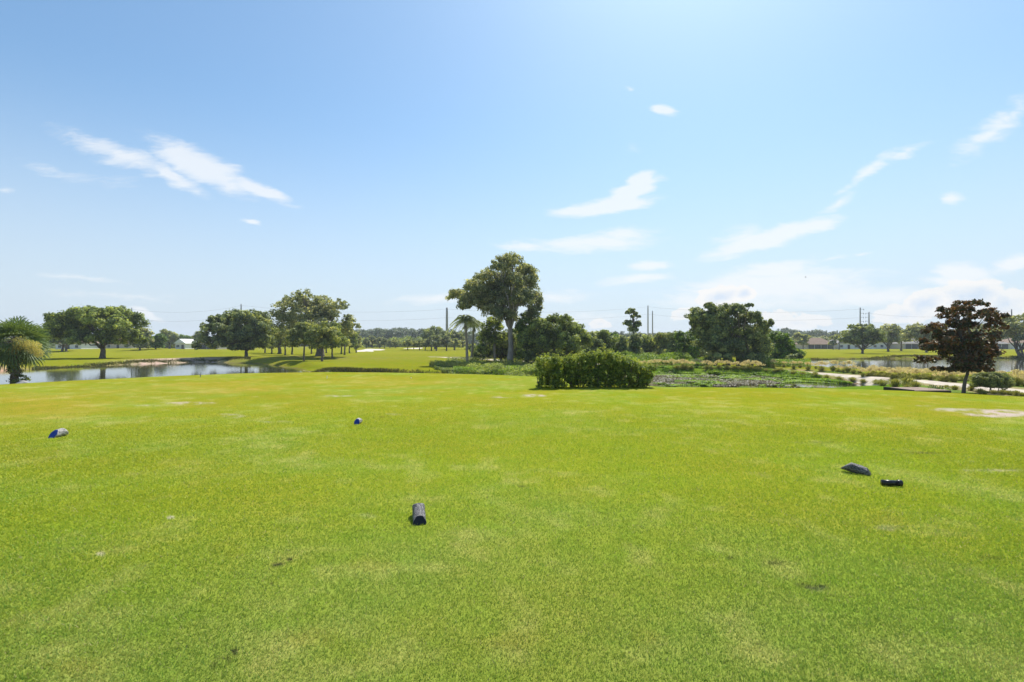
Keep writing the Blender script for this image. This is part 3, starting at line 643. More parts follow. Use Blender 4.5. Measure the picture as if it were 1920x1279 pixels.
tree('round_shrub_tree', 'small round tree with bright yellow green top in front of the big dark tree mass', 1291, 679, [(1275,633,13,12),(1302,631,17,11),(1288,645,24,18),(1310,645,10,14),(1288,664,24,13)], 4, 'lush', seed=103, k=1.3, core=.5)
tree('banyan_tree', 'massive dark many stemmed tree behind the row of fountain grasses', 1378, 687,
     [(1308,592,16,16),(1340,592,22,18),(1372,582,19,14),(1402,598,20,16),(1425,618,16,18),(1350,618,30,26),(1395,630,30,26),(1328,642,26,24),(1370,655,38,22),(1428,650,20,26),(1439,608,7,9),(1345,672,34,14),(1405,673,32,14),(1330,575,12,8),(1302,606,8,8),(1312,620,18,18),(1325,605,18,16),(1390,575,9,5)],
     7, 'dark', 'bark', seed=104, k=1.35, nsub=20, core=.5, trunks=[(1340,.8),(1365,1),(1385,1),(1410,.8)], fork=640, depth=.6)
tree('vine_thicket', 'green vine covered bushes sloping down right of the massive dark tree', 1468, 681, [(1456,635,14,14),(1470,650,18,16),(1486,662,13,12),(1460,668,20,12),(1440,676,16,8)], 2, 'lush', seed=105, k=1.2, cat='bush', core=.6)
tree('bush', 'low dark bush at the water edge right of the vine covered bushes', 1488, 684, [(1486,672,12,9),(1498,668,6,6)], 1.5, 'dark', seed=106, k=1.3, cat='bush', core=.6)

# right bank oaks
B = 'oaks on the far bank of the right pond'
tree('oak_tree', 'dense dome shaped dark oak casting an oval shadow on the right pond bank', 1617, 663,
     [(1617,625,26,14),(1600,630,17,14),(1638,630,18,14),(1617,640,22,10),(1617,613,18,6),(1585,636,9,8),(1652,637,8,8)], 4.4, 'dark', seed=111, k=1.6, core=.5, fork=655, group=B)
tree('oak_tree', 'open grey green oak right of the dome shaped oak in front of white houses', 1665, 659.5, [(1664,618,18,11),(1652,628,12,11),(1679,630,13,12),(1665,638,16,8)], 4, 'grey', seed=112, k=1.2, fork=650, group=B)
tree('oak_tree', 'small oak with a low dark trunk between the white house and the screened house', 1690, 658, [(1688,628,13,11),(1697,636,12,9)], 3, 'grey', seed=113, k=1.2, group=B)
tree('oak_tree', 'wide grey oak in front of the screened house, left of the brown magnolia', 1737, 661, [(1722,618,17,11),(1742,622,18,12),(1712,630,11,9),(1735,634,20,9)], 4, 'grey', seed=114, k=1.1, fork=650, group=B)
tree('oak_tree', 'wide moss grey oak with leaning forked trunk at the right edge of the picture', 1914, 668,
     [(1890,601,17,11),(1872,613,13,10),(1912,597,20,10),(1936,606,20,14),(1868,630,12,9),(1897,618,22,11),(1925,628,24,12),(1885,635,14,8),(1955,620,16,12)], 6.5, 'grey', seed=115, k=1.1, fork=655, lean=-6, group=B, trunks=[(1914,1),(1922,.6)])
tree('oak_tree', 'grey oak behind the brown magnolia on the far bank', 1815, 657, [(1800,625,16,12),(1820,622,18,13),(1850,625,18,12),(1835,635,16,9)], 4, 'grey', seed=116, k=1.1, group=B)
tree('palm_like_tree', 'pale green feathery tree left of the brown roofed house', 1506, 655, [(1498,632,9,8),(1512,635,9,8),(1505,643,12,6)], 2, 'olive', seed=117, k=1.2, cat='tree')
tree('yard_tree', 'light green yard tree between the brown roof and the white gabled house', 1573, 655.5, [(1568,636,9,9),(1580,633,8,8)], 2, 'olive', seed=118, k=1.2)
tree('yard_tree', 'small dark yard palmetto in front of the brown roofed house', 1562, 655.5, [(1562,645,7,6)], 1.6, 'dark', seed=119, k=1.2)

# magnolia and clipped shrub on the right foreground
tree('magnolia_tree', 'dark magnolia with rust brown leaf undersides standing at the tee edge on the right', 1805, 737,
     [(1815,571,18,8),(1796,581,17,8),(1832,588,20,8),(1851,594,9,6),(1782,580,9,6),(1758,613,15,9),(1800,608,24,11),(1841,611,18,9),(1768,632,18,11),(1815,632,32,14),(1748,652,12,8),(1785,655,26,14),(1832,655,26,14),(1778,676,22,11),(1826,678,24,12),(1772,692,14,6),(1830,693,15,6),(1846,646,10,9),(1850,664,8,8),(1800,690,22,9),(1757,640,10,9),(1745,622,7,6),(1862,600,6,5),(1795,645,22,12),(1810,668,26,12),(1805,592,18,9)],
     6, 'magnolia', 'bark', seed=121, k=1.1, L=.15, asp=.5, core=.25, nsub=14, subr=.38, fork=690, depth=.85, twig=.15, rnd=1.1, grow=1.03)
tree('clipped_shrub', 'rounded clipped dark green shrub right of the magnolia', 1861, 735, [(1861,714,36,16),(1844,716,22,14),(1880,716,22,14),(1861,709,28,12),(1861,721,32,11)], 3, 'dark', seed=122, k=1.8, L=.06, cat='shrub', nsub=40, subr=.33, core=.8, twig=.0, depth=.7, fork=724, trunks=[(1852,.5),(1861,.6),(1870,.5)])

# ------------------------------------------------------------------ hedge in the middle
def hedge():
    rg = np.random.default_rng(5)
    xa, xb, dd = 1003, 1226, 19.6; s = dd/F
    x0, _ = pixd(1115, dd); zb = gz(x0, dd)
    root = empty('hedge', (x0, dd, zb), label='tall loose leafy hedge standing in the middle at the far edge of the tee', cat='hedge')
    cs = np.linspace(xa+13, xb-11, 19); top = np.interp(cs, [1003,1020,1075,1100,1145,1170,1200,1226], [675,671,671,662,661,670,682,690])
    V = []; Tn = []
    for c, tp in zip(cs, top):
        c += rg.normal()*2; xx = (c-1115)*s; yy = rg.normal()*.18; H_ = CH+(HY-tp)*s-zb
        lob = []
        for hz_ in np.arange(.10, H_-.08, .15): lob.append((xx+rg.normal()*.07, yy+rg.normal()*.09, hz_, (.19+.05*rg.random())*(.85 if hz_ < .3 else 1), .26, .16))
        v_, t_ = foliage(lob, .075, .8, rg, .5, .42, 9, .5, .8, .5, .25); V.append(v_); Tn.append(t_)
        # upright shoots poking out of the top
        for _ in range(18):
            ax = xx+rg.normal()*.15; ay = yy+rg.normal()*.12; n = 30; h = np.sort(rg.uniform(H_-.40, H_+.26*rg.random()**2-.05, n)); th = rg.uniform(0, 6.28, n)
            P = np.stack([ax+np.cos(th)*.035, ay+np.sin(th)*.035, h], 1); Nn = np.stack([np.cos(th), np.sin(th), np.full(n, .9)], 1)+rg.normal(size=(n, 3))*.3
            Nn /= np.linalg.norm(Nn, axis=1)[:, None]; V.append(quads(P, Nn, .06, .45, rg)); Tn.append(.6+.4*rg.random(n))
        b = MB()
        for _ in range(3):
            q = (xx+rg.normal()*.05, yy+rg.normal()*.04, -.05); b.tube(wob(q, (q[0]+rg.normal()*.08, q[1], H_*.8), 4, .03, rg), [.016,.014,.012,.01,.006], 6)
        b.build('stem', M['bark'], root, True)
    leafobj('foliage', np.concatenate(V), np.concatenate(Tn), M['hedge'], root)
hedge()

# ------------------------------------------------------------------ palms
def strips(acc, p, dirs, L, w, droop, rg, up=(0, 0, 1)):
    """tapering leaf strips with a bent tip; acc collects quads"""
    for dv in dirs:
        dv = dv/np.linalg.norm(dv); sd = np.cross(dv, up); sd /= np.linalg.norm(sd)+1e-9
        l = L*(.8+.3*rg.random()); a = p; b = p+dv*l*.5; c = p+dv*l*.85+np.array([0, 0, -droop*l*.35]); e = p+dv*l+np.array([0, 0, -droop*l*.8])
        acc += [a-sd*w*.3, a+sd*w*.3, b+sd*w, b-sd*w, b-sd*w, b+sd*w, c+sd*w*.7, c-sd*w*.7, c-sd*w*.7, c+sd*w*.7, e+sd*w*.05, e-sd*w*.05]
def fan_palm(name, label, x, y, zb, H_, seed, nf=46, pet=.95, fan=.95, rt=.19, bloom=False, vines=False):
    rg = np.random.default_rng(seed); root = empty(name, (x, y, zb), label=label, cat='palm')
    b = MB(); pts = wob((0, 0, -.3), (0.05, 0, H_), 8, .01, rg); b.tube(pts, [rt*(1.25 if i < 1 else 1+.05*(i % 2)) for i in range(9)], 12)
    for i in range(70):                                   # old leaf bases
        a = rg.uniform(0, 6.28); h = rg.uniform(.2, H_); c = np.array([math.cos(a), math.sin(a), 0])
        b.tube([c*rt*.8+(0, 0, h), c*(rt+.13)+(0, 0, h+.16)], [.045, .02], 5)
    b.build('trunk', M['palmbark'], root)
    acc = []; st = MB()
    for i in range(nf):
        a = i*2.39996+rg.normal()*.15; el = math.radians(84-132*((i+.5)/nf)**.9); 
        dv = np.array([math.cos(a)*math.cos(el), math.sin(a)*math.cos(el), math.sin(el)])
        o = np.array([0, 0, H_]); q = o+dv*pet*(.8+.4*rg.random()); q[2] -= .12
        st.tube([o, (o+q)/2+np.array([0, 0, .06]), q], [.02, .015, .01], 4)
        sd = np.cross(dv, (0, 0, 1)); sd /= np.linalg.norm(sd)+1e-6; upv = np.cross(sd, dv); ro = rg.normal()*.9; sd, upv = sd*math.cos(ro)+upv*math.sin(ro), upv*math.cos(ro)-sd*math.sin(ro); dirs = []
        for t_ in np.linspace(-1.7, 1.7, 17): dirs.append(dv*math.cos(t_)*1.0+sd*math.sin(t_)+upv*(.15*abs(t_)-.15)+np.array([0, 0, -.12]))
        strips(acc, q, dirs, fan, .038, .30, rg, upv)
    V = np.array(acc); n = len(V)//4; tn = np.repeat(np.clip(rg.random(nf)*.5+.25, 0, 1), n//nf)
    crown = leafobj('crown', V, tn[:n], M['palm'], root); st.build('leaf_stalks', M['palmbark'], root)
    if bloom:
        V = []; 
        for c_, r_, nn_ in (((1.25, -.9, H_-.15), .5, 1100), ((1.9, -.7, H_-.40), .5, 1000), ((.95, -1.0, H_-.55), .35, 500), ((2.2, -.6, H_-.8), .32, 400)):
            E = unit(rg, nn_); P = np.array(c_)+E*r_*rg.random((nn_, 1))**.4; V.append(quads(P, unit(rg, nn_), .09, .4, rg))
        V = np.concatenate(V); leafobj('flower_spray', V, rg.random(len(V)//4), M['bloom'], root)
    if vines:
        lob = [(rg.normal()*.25, rg.normal()*.2, h, .34, .34, .3) for h in np.linspace(.05, H_*.62, 7)]
        v_, t_ = foliage(lob, .11, .8, rg, .6, .4, 8); leafobj('climbing_vine', v_, t_, M['oak'], root)
    return root
fan_palm('cabbage_palm', 'bushy cabbage palm at the left edge with vines on its trunk and bright flower sprays', PALMP[0], PALMP[1], gz(*PALMP), 2.95, 3, nf=60, pet=1.0, fan=1.2, rt=.24, bloom=True, vines=True)
def feather_palm(label, px, py, toppx, topy, seed, nf=34, fl=1.75, dist=None):
    rg = np.random.default_rng(seed)
    x, d = hit(px, py) if dist is None else pixd(px, dist)
    s = d/F; zb = gz(x, d); H_ = CH+(HY-topy)*s-zb; root = empty('feather_palm', (x, d, zb), label=label, cat='palm', group='palm pair left of the tallest tree')
    b = MB(); tx = (toppx-px)*s; b.tube(wob((0, 0, -.3), (tx, 0, H_), 6, .008, rg), [.27,.21,.19,.18,.17,.16,.15], 10); b.build('trunk', M['palebark'], root, True)
    acc = []
    for i in range(nf):
        a = i*2.39996; el = math.radians(75-85*((i+.5)/nf)); dv = np.array([math.cos(a)*math.cos(el), math.sin(a)*math.cos(el), math.sin(el)])
        o = np.array([tx, 0, H_]); L = fl*(.85+.3*rg.random()); pr = o
        for j in range(1, 15):
            t = j/14; p = o+dv*L*t; p[2] -= L*.75*t*t
            sd = np.cross(p-pr, (0, 0, 1)); sd /= np.linalg.norm(sd)+1e-6; fw = (p-pr)/np.linalg.norm(p-pr)
            strips(acc, p, [sd+fw*.6-np.array([0,0,.35]), -sd+fw*.6-np.array([0,0,.35])], .62*(1-.55*t), .05, .5, rg)
            pr = p
    V = np.array(acc); leafobj('crown', V, np.repeat(rg.random(nf), len(V)//4//nf), M['dark'], root)
    acc = []
    for i in range(16):
        a = rg.uniform(0, 6.28); o = np.array([tx, 0, H_-.1]); strips(acc, o, [np.array([math.cos(a)*.3, math.sin(a)*.3, -1])], 1.2, .09, .0, rg)
    V = np.array(acc); leafobj('dead_frond_skirt', V, rg.random(len(V)//4), M['litter'], root)
feather_palm('left palm of the pair with full dark crown against the sky', 877, 682.5, 873, 600, 1, fl=2.35)
feather_palm('right palm of the pair, darker trunk, crown tucked under the tallest tree', 884, 679, 889, 608, 2, fl=2.2)

# palmetto clump at the right
def rosette(name, label, x, y, n, L, w, seed, mat, el0=10, el1=80):
    rg = np.random.default_rng(seed); zb = gz(x, y); root = empty(name, (x, y, zb), label=label, cat='plant'); acc = []
    for i in range(n):
        a = rg.uniform(0, 6.28); el = math.radians(rg.uniform(el0, el1)); dv = np.array([math.cos(a)*math.cos(el), math.sin(a)*math.cos(el), math.sin(el)])
        strips(acc, np.array([rg.normal()*.08, rg.normal()*.08, 0]), [dv], L, w, .45, rg)
    V = np.array(acc); leafobj('leaves', V, rg.random(len(V)//4), M[mat], root); return root
x0, dd = pixd(1757, 21.2)
rosette('yucca_plant', 'spiky grey green plant left of the magnolia trunk beside the wooden deck', x0, dd, 190, .78, .022, 4, 'palm')

# ------------------------------------------------------------------ fountain grass clumps
def grass_proto(seed, plumes=True):
    rg = np.random.default_rng(seed)
    root = empty('tussock', (0, 0, 0)); acc = []
    for i in range(230):
        a = rg.uniform(0, 6.28); el = math.radians(rg.uniform(38, 88)); dv = np.array([math.cos(a)*math.cos(el), math.sin(a)*math.cos(el), math.sin(el)])
        strips(acc, np.array([rg.normal()*.07, rg.normal()*.07, 0]), [dv], .72, .011, .6, rg)
    V = np.array(acc); leafobj('blades', V, np.repeat(rg.random(230), 3), M['sheaf'], root)
    if plumes:
        V = []
        for i in range(46):
            a = rg.uniform(0, 6.28); el = math.radians(rg.uniform(55, 88)); dv = np.array([math.cos(a)*math.cos(el), math.sin(a)*math.cos(el), math.sin(el)])
            t = rg.uniform(.72, 1.0, 26); P = dv*(t*1.0)[:, None]; P[:, 2] -= (t**3)*.08
            V.append(quads(P+rg.normal(size=P.shape)*.012, unit(rg, 26), .06, .5, rg))
        V = np.concatenate(V); leafobj('plumes', V, rg.random(len(V)//4), M['plume'], root)
    return root
GP = [grass_proto(200+i, i < 3) for i in range(5)]
ONES = 'first second third fourth fifth sixth seventh eighth ninth tenth eleventh twelfth thirteenth fourteenth fifteenth sixteenth seventeenth eighteenth nineteenth'.split()
def ordinal(k):
    if k < 19: return ONES[k]
    t, o_ = divmod(k+1, 10); w_ = {2:'twent',3:'thirt',4:'fort',5:'fift',6:'sixt'}[t]
    return w_+'ieth' if o_ == 0 else w_+'y-'+ONES[o_-1]
used = set()
def place_grass(px, py, sc, lab, grp, n_):
    lab = lab % ordinal(n_)
    x0, dd = hit(px, py)
    pidx = random.choice((0, 1, 2)) if 'plume' in lab else random.choice((3, 4))
    src = GP[pidx]; loc = (x0, dd, gz(x0, dd)-.02); rz = random.uniform(0, 6.28); s3 = (sc*random.uniform(.85, 1.2), sc*random.uniform(.85, 1.2), sc*random.uniform(.85, 1.15))
    if pidx not in used:
        used.add(pidx); src.location = loc; src.rotation_euler = (0, 0, rz); src.scale = s3; tag(src, lab, 'tussock', grp)
    else: dup(src, loc, rz, s3, label=lab, cat='tussock', group=grp)
g1 = 'fountain grasses in a row along the marsh edge'
for n_, px in enumerate(list(np.linspace(1200, 1424, 24))):
    place_grass(px+random.uniform(-2.5, 2.5), 691+random.choice((-2.5, .3, 1.6))+random.uniform(-.6,.6)+(px-1200)*.012, random.uniform(.9, 1.3), 'straw coloured grass clump with pale plumes, %s from left in the marsh edge row', g1, n_)
g2 = 'fountain grasses on the marsh side of the path'
for n_, (px, py) in enumerate([(1437,698),(1455,700),(1463,698),(1488,703),(1505,706),(1528,708),(1550,712),(1573,715),(1598,716),(1618,720),(1643,722),(1655,724),(1678,726),(1700,724),(1716,728)]):
    place_grass(px, py, random.uniform(.8, 1.15), 'olive grass clump between marsh and sandy path, %s from the left there', g2, n_)
g3 = 'fountain grasses on the pond side of the path'
for n_, (px, py) in enumerate([(1450,690),(1470,689),(1488,692),(1500,690),(1515,694),(1530,692),(1540,696),(1562,696),(1572,698),(1580,699),(1590,698),(1600,701),(1612,701)]):
    place_grass(px, py, random.uniform(.8, 1.2), 'grass clump with plumes behind the sandy path near massive tree, %s from left', g3, n_)
g4 = 'pale plumed fountain grasses crowding the pond shore'
for n_ in range(52):
    px = 1618+n_*6.1+random.uniform(-2.8, 2.8); lo = 705+(px-1615)*.040; hi = 708.5+(px-1615)*.058
    place_grass(px, random.uniform(lo, hi), random.uniform(.78, 1.05), 'pale plumed grass clump crowding the right pond shore, %s from the left', g4, n_)
g5 = 'low grass tufts at the magnolia bed'
for n_, (px, py) in enumerate([(1700,731),(1712,729),(1775,731),(1790,733),(1820,735),(1838,740),(1846,742),(1862,741),(1880,742),(1893,743),(1905,744),(1916,745)]):
    place_grass(px, py-2, random.uniform(.4, .6), 'low olive grass tuft around the magnolia bed, %s from the left', g5, n_)

# ------------------------------------------------------------------ uncountable plants
def scatter(name, label, n, sampler, L, m, rg, asp=.5, upn=.6, hmax=.3, cat='plants'):
    x, y, h = sampler(n); q_ = path_near(x, y)[0] > 1.7; x, y, h = x[q_], y[q_], h[q_]; z = height(x, y); P = np.stack([x, y, z+h*rg.random(len(x))], 1)
    Nn = rg.normal(size=(len(x), 3)); Nn[:, 2] = abs(Nn[:, 2])+upn; Nn /= np.linalg.norm(Nn, axis=1)[:, None]
    V = quads(P, Nn, L, asp, rg); tn = np.clip(fbm(x/1.5, y/1.5, 3, 9)*.8+rg.random(len(x))*.4-.1, 0, 1)
    return tag(leafobj(name, V, tn, m), label, cat, kind='stuff')
def px_sampler(x0, x1, ylo, yhi, hfun, zref=-1.3):
    """plants over the ground between two lines of the landscape"""
    def f(n):
        px = rng.uniform(x0, x1, n); lo = ylo(px); hi = yhi(px); py = lo+(hi-lo)*rng.random(n)
        d = (CH-zref)*F/(py-HY); x = (px-960)/F*d; return x, d, hfun(x, d)
    return f
ip = lambda xs, ys: (lambda q: np.interp(q, xs, ys))
clump = lambda a, b, s: (lambda x, y: a+b*sm(.4, .7, fbm(x/s, y/s, 3, 33)))
scatter('undergrowth', 'dense green undergrowth on the ditch bank below the tallest tree', 52000, px_sampler(815, 1010, ip([815,850,900,1010],[686,678,679,682]), ip([815,860,1010],[694,700,706]), clump(.15, .65, 2.0)), .17, M['oak'], rng, cat='undergrowth')
scatter('undergrowth', 'brighter green weeds at the foot of the ditch bank behind the hedge', 26000, px_sampler(850, 1010, ip([850,1010],[690,690]), ip([850,1010],[699,705]), clump(.05, .35, 1.5)), .14, M['mat'], rng, cat='undergrowth')
scatter('vine_cover', 'bright yellow green vines smothering the slope beyond the marsh', 60000, px_sampler(1150, 1330, ip([1150,1330],[667,679]), ip([1150,1330],[684,687]), clump(.2, 1.3, 3.5)), .22, M['vine'], rng, cat='vines')
scatter('vine_cover', 'green vines on the slope right of the massive tree', 26000, px_sampler(1425, 1520, ip([1425,1520],[680,682]), ip([1425,1520],[688,689]), clump(.1, .8, 2.5)), .17, M['vine'], rng, cat='vines')
# reeds along the ditch lip
def reeds(name, label, line, n, hmin, hmax, m, w=.02, jit=.5, zref=-1.3):
    px = rng.uniform(line[0][0], line[-1][0], n); py = np.interp(px, [l[0] for l in line], [l[1] for l in line])
    d = (CH-zref)*F/(py-HY)+rng.normal(size=n)*jit; x = (px-960)/F*d; z = height(x, d)
    h = hmin+(hmax-hmin)*rng.random(n)*(.5+fbm(x/1.2, d/1.2, 2, 3)); ln = rng.normal(size=(n, 2))*.25*h[:, None]; th = rng.uniform(0, 6.28, n)
    a = np.stack([np.cos(th), np.sin(th), np.zeros(n)], 1)*w; o = np.stack([x, d, z-.03], 1); t = o+np.stack([ln[:, 0], ln[:, 1], h], 1); mid = (o+t)/2+np.stack([ln[:, 0]*-.15, ln[:, 1]*-.15, h*.05], 1)
    V = np.stack([o-a, o+a, mid+a*.8, mid-a*.8, mid-a*.8, mid+a*.8, t+a*.1, t-a*.1], 1).reshape(-1, 3)
    tag(leafobj(name, V, np.repeat(rng.random(n), 2), m), label, 'reeds', kind='stuff')
reeds('reeds', 'dark reeds and weeds along the undercut fairway bank', [(575,693),(700,695.5),(830,697.5)], 8000, .08, .34, M['reed'], .03, .45)
reeds('reeds', 'rusty weeds by the ditch at the corner of the fairway', [(805,687),(850,690),(880,693)], 2500, .2, .7, M['sheaf'], .03, .9)
reeds('reeds', 'short grass fringe along the far bank of the left pond', [(60,691),(250,682),(380,678),(470,679)], 9000, .05, .25, M['reed'], .04, .4, -1.7)
reeds('reeds', 'short grass fringe along the far bank of the right pond', [(1520,673),(1700,670.5),(1920,670.5)], 9000, .05, .35, M['reed'], .05, .6, -1.6)
def marsh_sampler(thr, seed, x0, x1, y0, y1, h):
    def f(n):
        px = rng.uniform(x0, x1, n*3); py = rng.uniform(0, 1, n*3); py = y0(px)+(y1(px)-y0(px))*py; d = (CH+1.8)*F/(py-HY); x = (px-960)/F*d
        k = (fbm(x/2.4, d/2.4, 4, seed) > thr) & (((x-POOL[0])/3.0)**2+((d-POOL[1]+1.2)/3.8)**2+fbm(x, d, 3, 5) > 1.5); return x[k][:n], d[k][:n], np.full(min(n, k.sum()), h)
    return f
def floaters(name, label, n, samp, L, m, flat, cat):
    x, y, h = samp(n); q_ = path_near(x, y)[0] > 2.0; x, y, h = x[q_], y[q_], (h[:len(x)])[q_]; z = np.maximum(height(x, y), -1.79); P = np.stack([x, y, z+.01+h*rng.random(len(x))], 1)
    Nn = rng.normal(size=(len(x), 3))*flat; Nn[:, 2] = 1; Nn /= np.linalg.norm(Nn, axis=1)[:, None]
    tn = np.clip(fbm(x/.8, y/.8, 3, 19)*.9+rng.random(len(x))*.5-.2, 0, 1)
    tag(leafobj(name, quads(P, Nn, L, .7, rng), tn, m), label, cat, kind='stuff')
floaters('marsh_debris', 'grey brown mat of dead plants and lily pads floating in the marsh pool', 17000, marsh_sampler(.52, 19, 1225, 1500, ip([1225,1500],[705,711]), ip([1225,1380,1500],[722,728,729]), .10), .12, M['litter'], .6, 'debris')
floaters('lily_pads', 'scattered lily pads and green weed on the marsh pool', 36000, marsh_sampler(.45, 27, 1225, 1580, ip([1225,1500],[700,706]), ip([1225,1500],[724,729]), .05), .15, M['mat'], .35, 'lily pads')
floaters('marsh_grass', 'bright green low marsh grass spreading from pool to path', 90000, marsh_sampler(.36, 35, 1225, 1690, ip([1225,1400,1500,1600,1700],[696,698,703,711,722]), ip([1225,1400,1480,1560,1700],[702,704,713,719,730]), .22), .13, M['mat'], .9, 'marsh grass')
reeds('reeds', 'sparse upright weeds at the near edge of the marsh pool', [(1225,726),(1400,729),(1500,728)], 900, .1, .35, M['reed'], .015, .8, -1.75)

# ------------------------------------------------------------------ far woods: one mass round the horizon
def woods(name, label, pts, dist, step, seed, m='far', L=1.0):
    rg = np.random.default_rng(seed); V = []; Tn = []
    px = pts[0][0]
    while px < pts[-1][0]:
        top = np.interp(px, [p[0] for p in pts], [p[1] for p in pts])+rg.normal()*1.6
        d = dist*(1+rg.uniform(-.06, .10)); s = d/F; x = (px-960)/F*d; zt = CH+(HY-top)*s; r = (3.2+2.2*rg.random())*d/400
        H_ = zt+1.2; lob = [(x, d, zt-r*.8, r, r, r*.8), (x+rg.normal()*r*.6, d-r*.4, zt-r*1.9, r*1.1, r, r), (x+rg.normal()*r, d-r*.6, max(.5, zt-r*3.2), r*1.2, r, r*1.1)]
        v_, t_ = foliage(lob, L, .9, rg, .7, .38, 8, .5, .7, .5); V.append(v_); Tn.append(t_)
        px += step*(.6+.8*rg.random())
    return tag(leafobj(name, np.concatenate(V), np.concatenate(Tn), M[m]), label, 'wood', kind='stuff')
woods('distant_woods', 'hazy line of far woods round the horizon', [(-350,625),(0,628),(250,632),(380,632),(660,620),(690,617),(740,616),(800,618),(860,622),(1000,625),(1130,624),(1300,624),(1450,620),(1490,618),(1530,622),(1600,624),(1700,620),(1850,616),(2000,610),(2300,610)], 430, 5.0, 77, L=1.15)
woods('wood_edge', 'green wood edge beyond the far fairway', [(672,634),(720,637),(760,630),(790,634),(860,634)], 300, 6, 78, 'oak', .8)
woods('wood_edge', 'grey green trees behind the houses on the right bank', [(1490,629),(1540,632),(1590,630),(1640,628),(1700,624),(1780,620),(1850,618),(2000,612)], 290, 7, 79, 'grey', .75)
woods('scrub', 'dark scrub filling the gaps behind the massive tree', [(1235,658),(1330,650),(1440,652)], 104, 5, 83, 'dark', .34)
woods('scrub', 'dark scrub filling the gaps behind the central trees', [(895,662),(960,655),(1110,655)], 98, 5, 84, 'dark', .32)
woods('wood_edge', 'low green trees behind the thicket', [(1085,630),(1150,631),(1300,630)], 220, 6, 80, 'olive', .6)
woods('wood_edge', 'green trees behind the houses on the left bank', [(-250,640),(60,636),(150,640),(280,640),(390,640)], 280, 7, 81, 'oak', .75)

# ------------------------------------------------------------------ houses (single storey, far bank)
def house(label, px0, px1, dist, eave, ridge, wall, roof, hip=True, porch=False, seed=0, group='houses beyond the fairways'):
    rg = random.Random(seed); xa, _ = pixd(px0, dist); xb, _ = pixd(px1, dist); xm = (xa+xb)/2; W = (xb-xa)/2; D = 5.0
    zb = gz(xm, dist)-.2; root = empty('house', (xm, dist+D, zb), label=label, cat='house', group=group)
    MB().box(-W, W, -D, D, 0, eave).build('wall', M[wall], root)
    o = .6; r = W*.45 if hip else W+o; b = MB()
    if hip: b.add([(-W-o,-D-o,eave),(W+o,-D-o,eave),(W+o,D+o,eave),(-W-o,D+o,eave),(-r,0,ridge),(r,0,ridge)], [(0,1,5,4),(1,2,5),(2,3,4,5),(3,0,4),(3,2,1,0)])
    else: b.add([(-W-o,-D-o,eave),(W+o,-D-o,eave),(W+o,D+o,eave),(-W-o,D+o,eave),(0,-D-o,ridge),(0,D+o,ridge)], [(0,4,5,3),(4,1,2,5),(0,1,4),(3,5,2),(3,2,1,0)])
    b.build('roof', M[roof], root)
    n = max(2, int(2*W/3.2))
    if porch:
        MB().box(-W*.9, W*.9, -D-.12, -D+.0, .3, eave-.25).build('porch_screen', M['screen'], root)
        for k in range(n+1):
            x = -W*.9+2*W*.9*k/n; MB().box(x-.07, x+.07, -D-.2, -D-.12, .0, eave).build('porch_post', M['white'], root)
    else:
        for k in range(n):
            x = -W+(k+.5)*2*W/n
            if k == n//2:
                dr = MB().box(x-.55, x+.55, -D-.05, -D+.01, .1, 2.2).build('door', M['screen'], root)
            else:
                fr = MB().box(x-.75, x+.75, -D-.06, -D+.01, .9, 2.2).build('window', M['white'], root)
                MB().box(x-.65, x+.65, -D-.09, -D-.06, 1.0, 2.1).build('pane', M['glass'], fr)
house('white house with tan roof seen behind the trunks left of the lone pond oak', 104, 152, 215, 3.0, 5.0, 'white', 'roofbrown', seed=1)
house('cream house with terracotta roof right behind the lone pond oak trunk', 196, 246, 225, 2.9, 4.9, 'cream', 'roofred', seed=2)
house('small white gabled house between the green yard trees on the left bank', 329, 347, 235, 2.8, 4.9, 'white', 'white', hip=False, seed=3)
house('long low house with grey roof at the left end of the grove', 368, 408, 225, 2.6, 4.6, 'cream', 'roofgrey', seed=4, porch=True)
house('long house with brown hip roof and dark screened wall on the right bank', 1512, 1566, 236, 2.4, 5.4, 'cream', 'roofbrown', porch=True, seed=5)
house('white gabled house with pale roof behind the dome shaped oak', 1571, 1612, 238, 3.0, 5.2, 'white', 'roofgrey', hip=False, seed=6)
house('white flat roofed house right of the dome shaped oak', 1634, 1686, 240, 3.3, 5.2, 'white', 'roofgrey', seed=7)
house('grey roofed house with dark screened porch left of the brown magnolia', 1694, 1748, 232, 2.7, 5.0, 'cream', 'roofgrey', porch=True, seed=8)
house('dark walled house behind the right edge oak and the magnolia', 1835, 1893, 232, 2.7, 4.6, 'cream', 'roofgrey', porch=True, seed=9)
house('pale house at the far right edge behind the leaning oak trunk', 1898, 1950, 236, 3.0, 5.2, 'white', 'roofbrown', seed=10)

# ------------------------------------------------------------------ transmission poles and lines
def pole(label, px, topy, dist, r, arms=0, side=1, m='concrete'):
    x, d = pixd(px, dist); zb = gz(x, d); H_ = CH+(HY-topy)*d/F-zb
    root = empty('transmission_pole', (x, d, zb), label=label, cat='pole', group='power poles on the horizon')
    MB().tube([(0, 0, -.5), (0, 0, H_*.9), (0, 0, H_)], [r, r*.75, r*.6], 10).build('shaft', M[m], root, True)
    for k in range(arms):
        z = H_-1.2-k*2.6; q = MB(); q.tube([(0, 0, z), (side*2.2, 0, z+.25)], [.10, .07], 6)
        q.tube([(side*2.2, 0, z+.4), (side*2.2, 0, z-.5)], [.14, .14], 6); q.build('crossarm', M['steel'], root)
    return (x, d, zb+H_)
T0 = pole('lone tall grey pole above the far fairway left of the palm pair', 838, 577, 330, .95)
T1 = pole('taller of the two close poles above the thicket', 1215, 573, 380, .55)
T2 = pole('shorter of the two close poles above the thicket', 1223.5, 583, 400, .55)
T3 = pole('taller pole with arms above the dome shaped oak', 1613, 577, 330, .5, 4, 1)
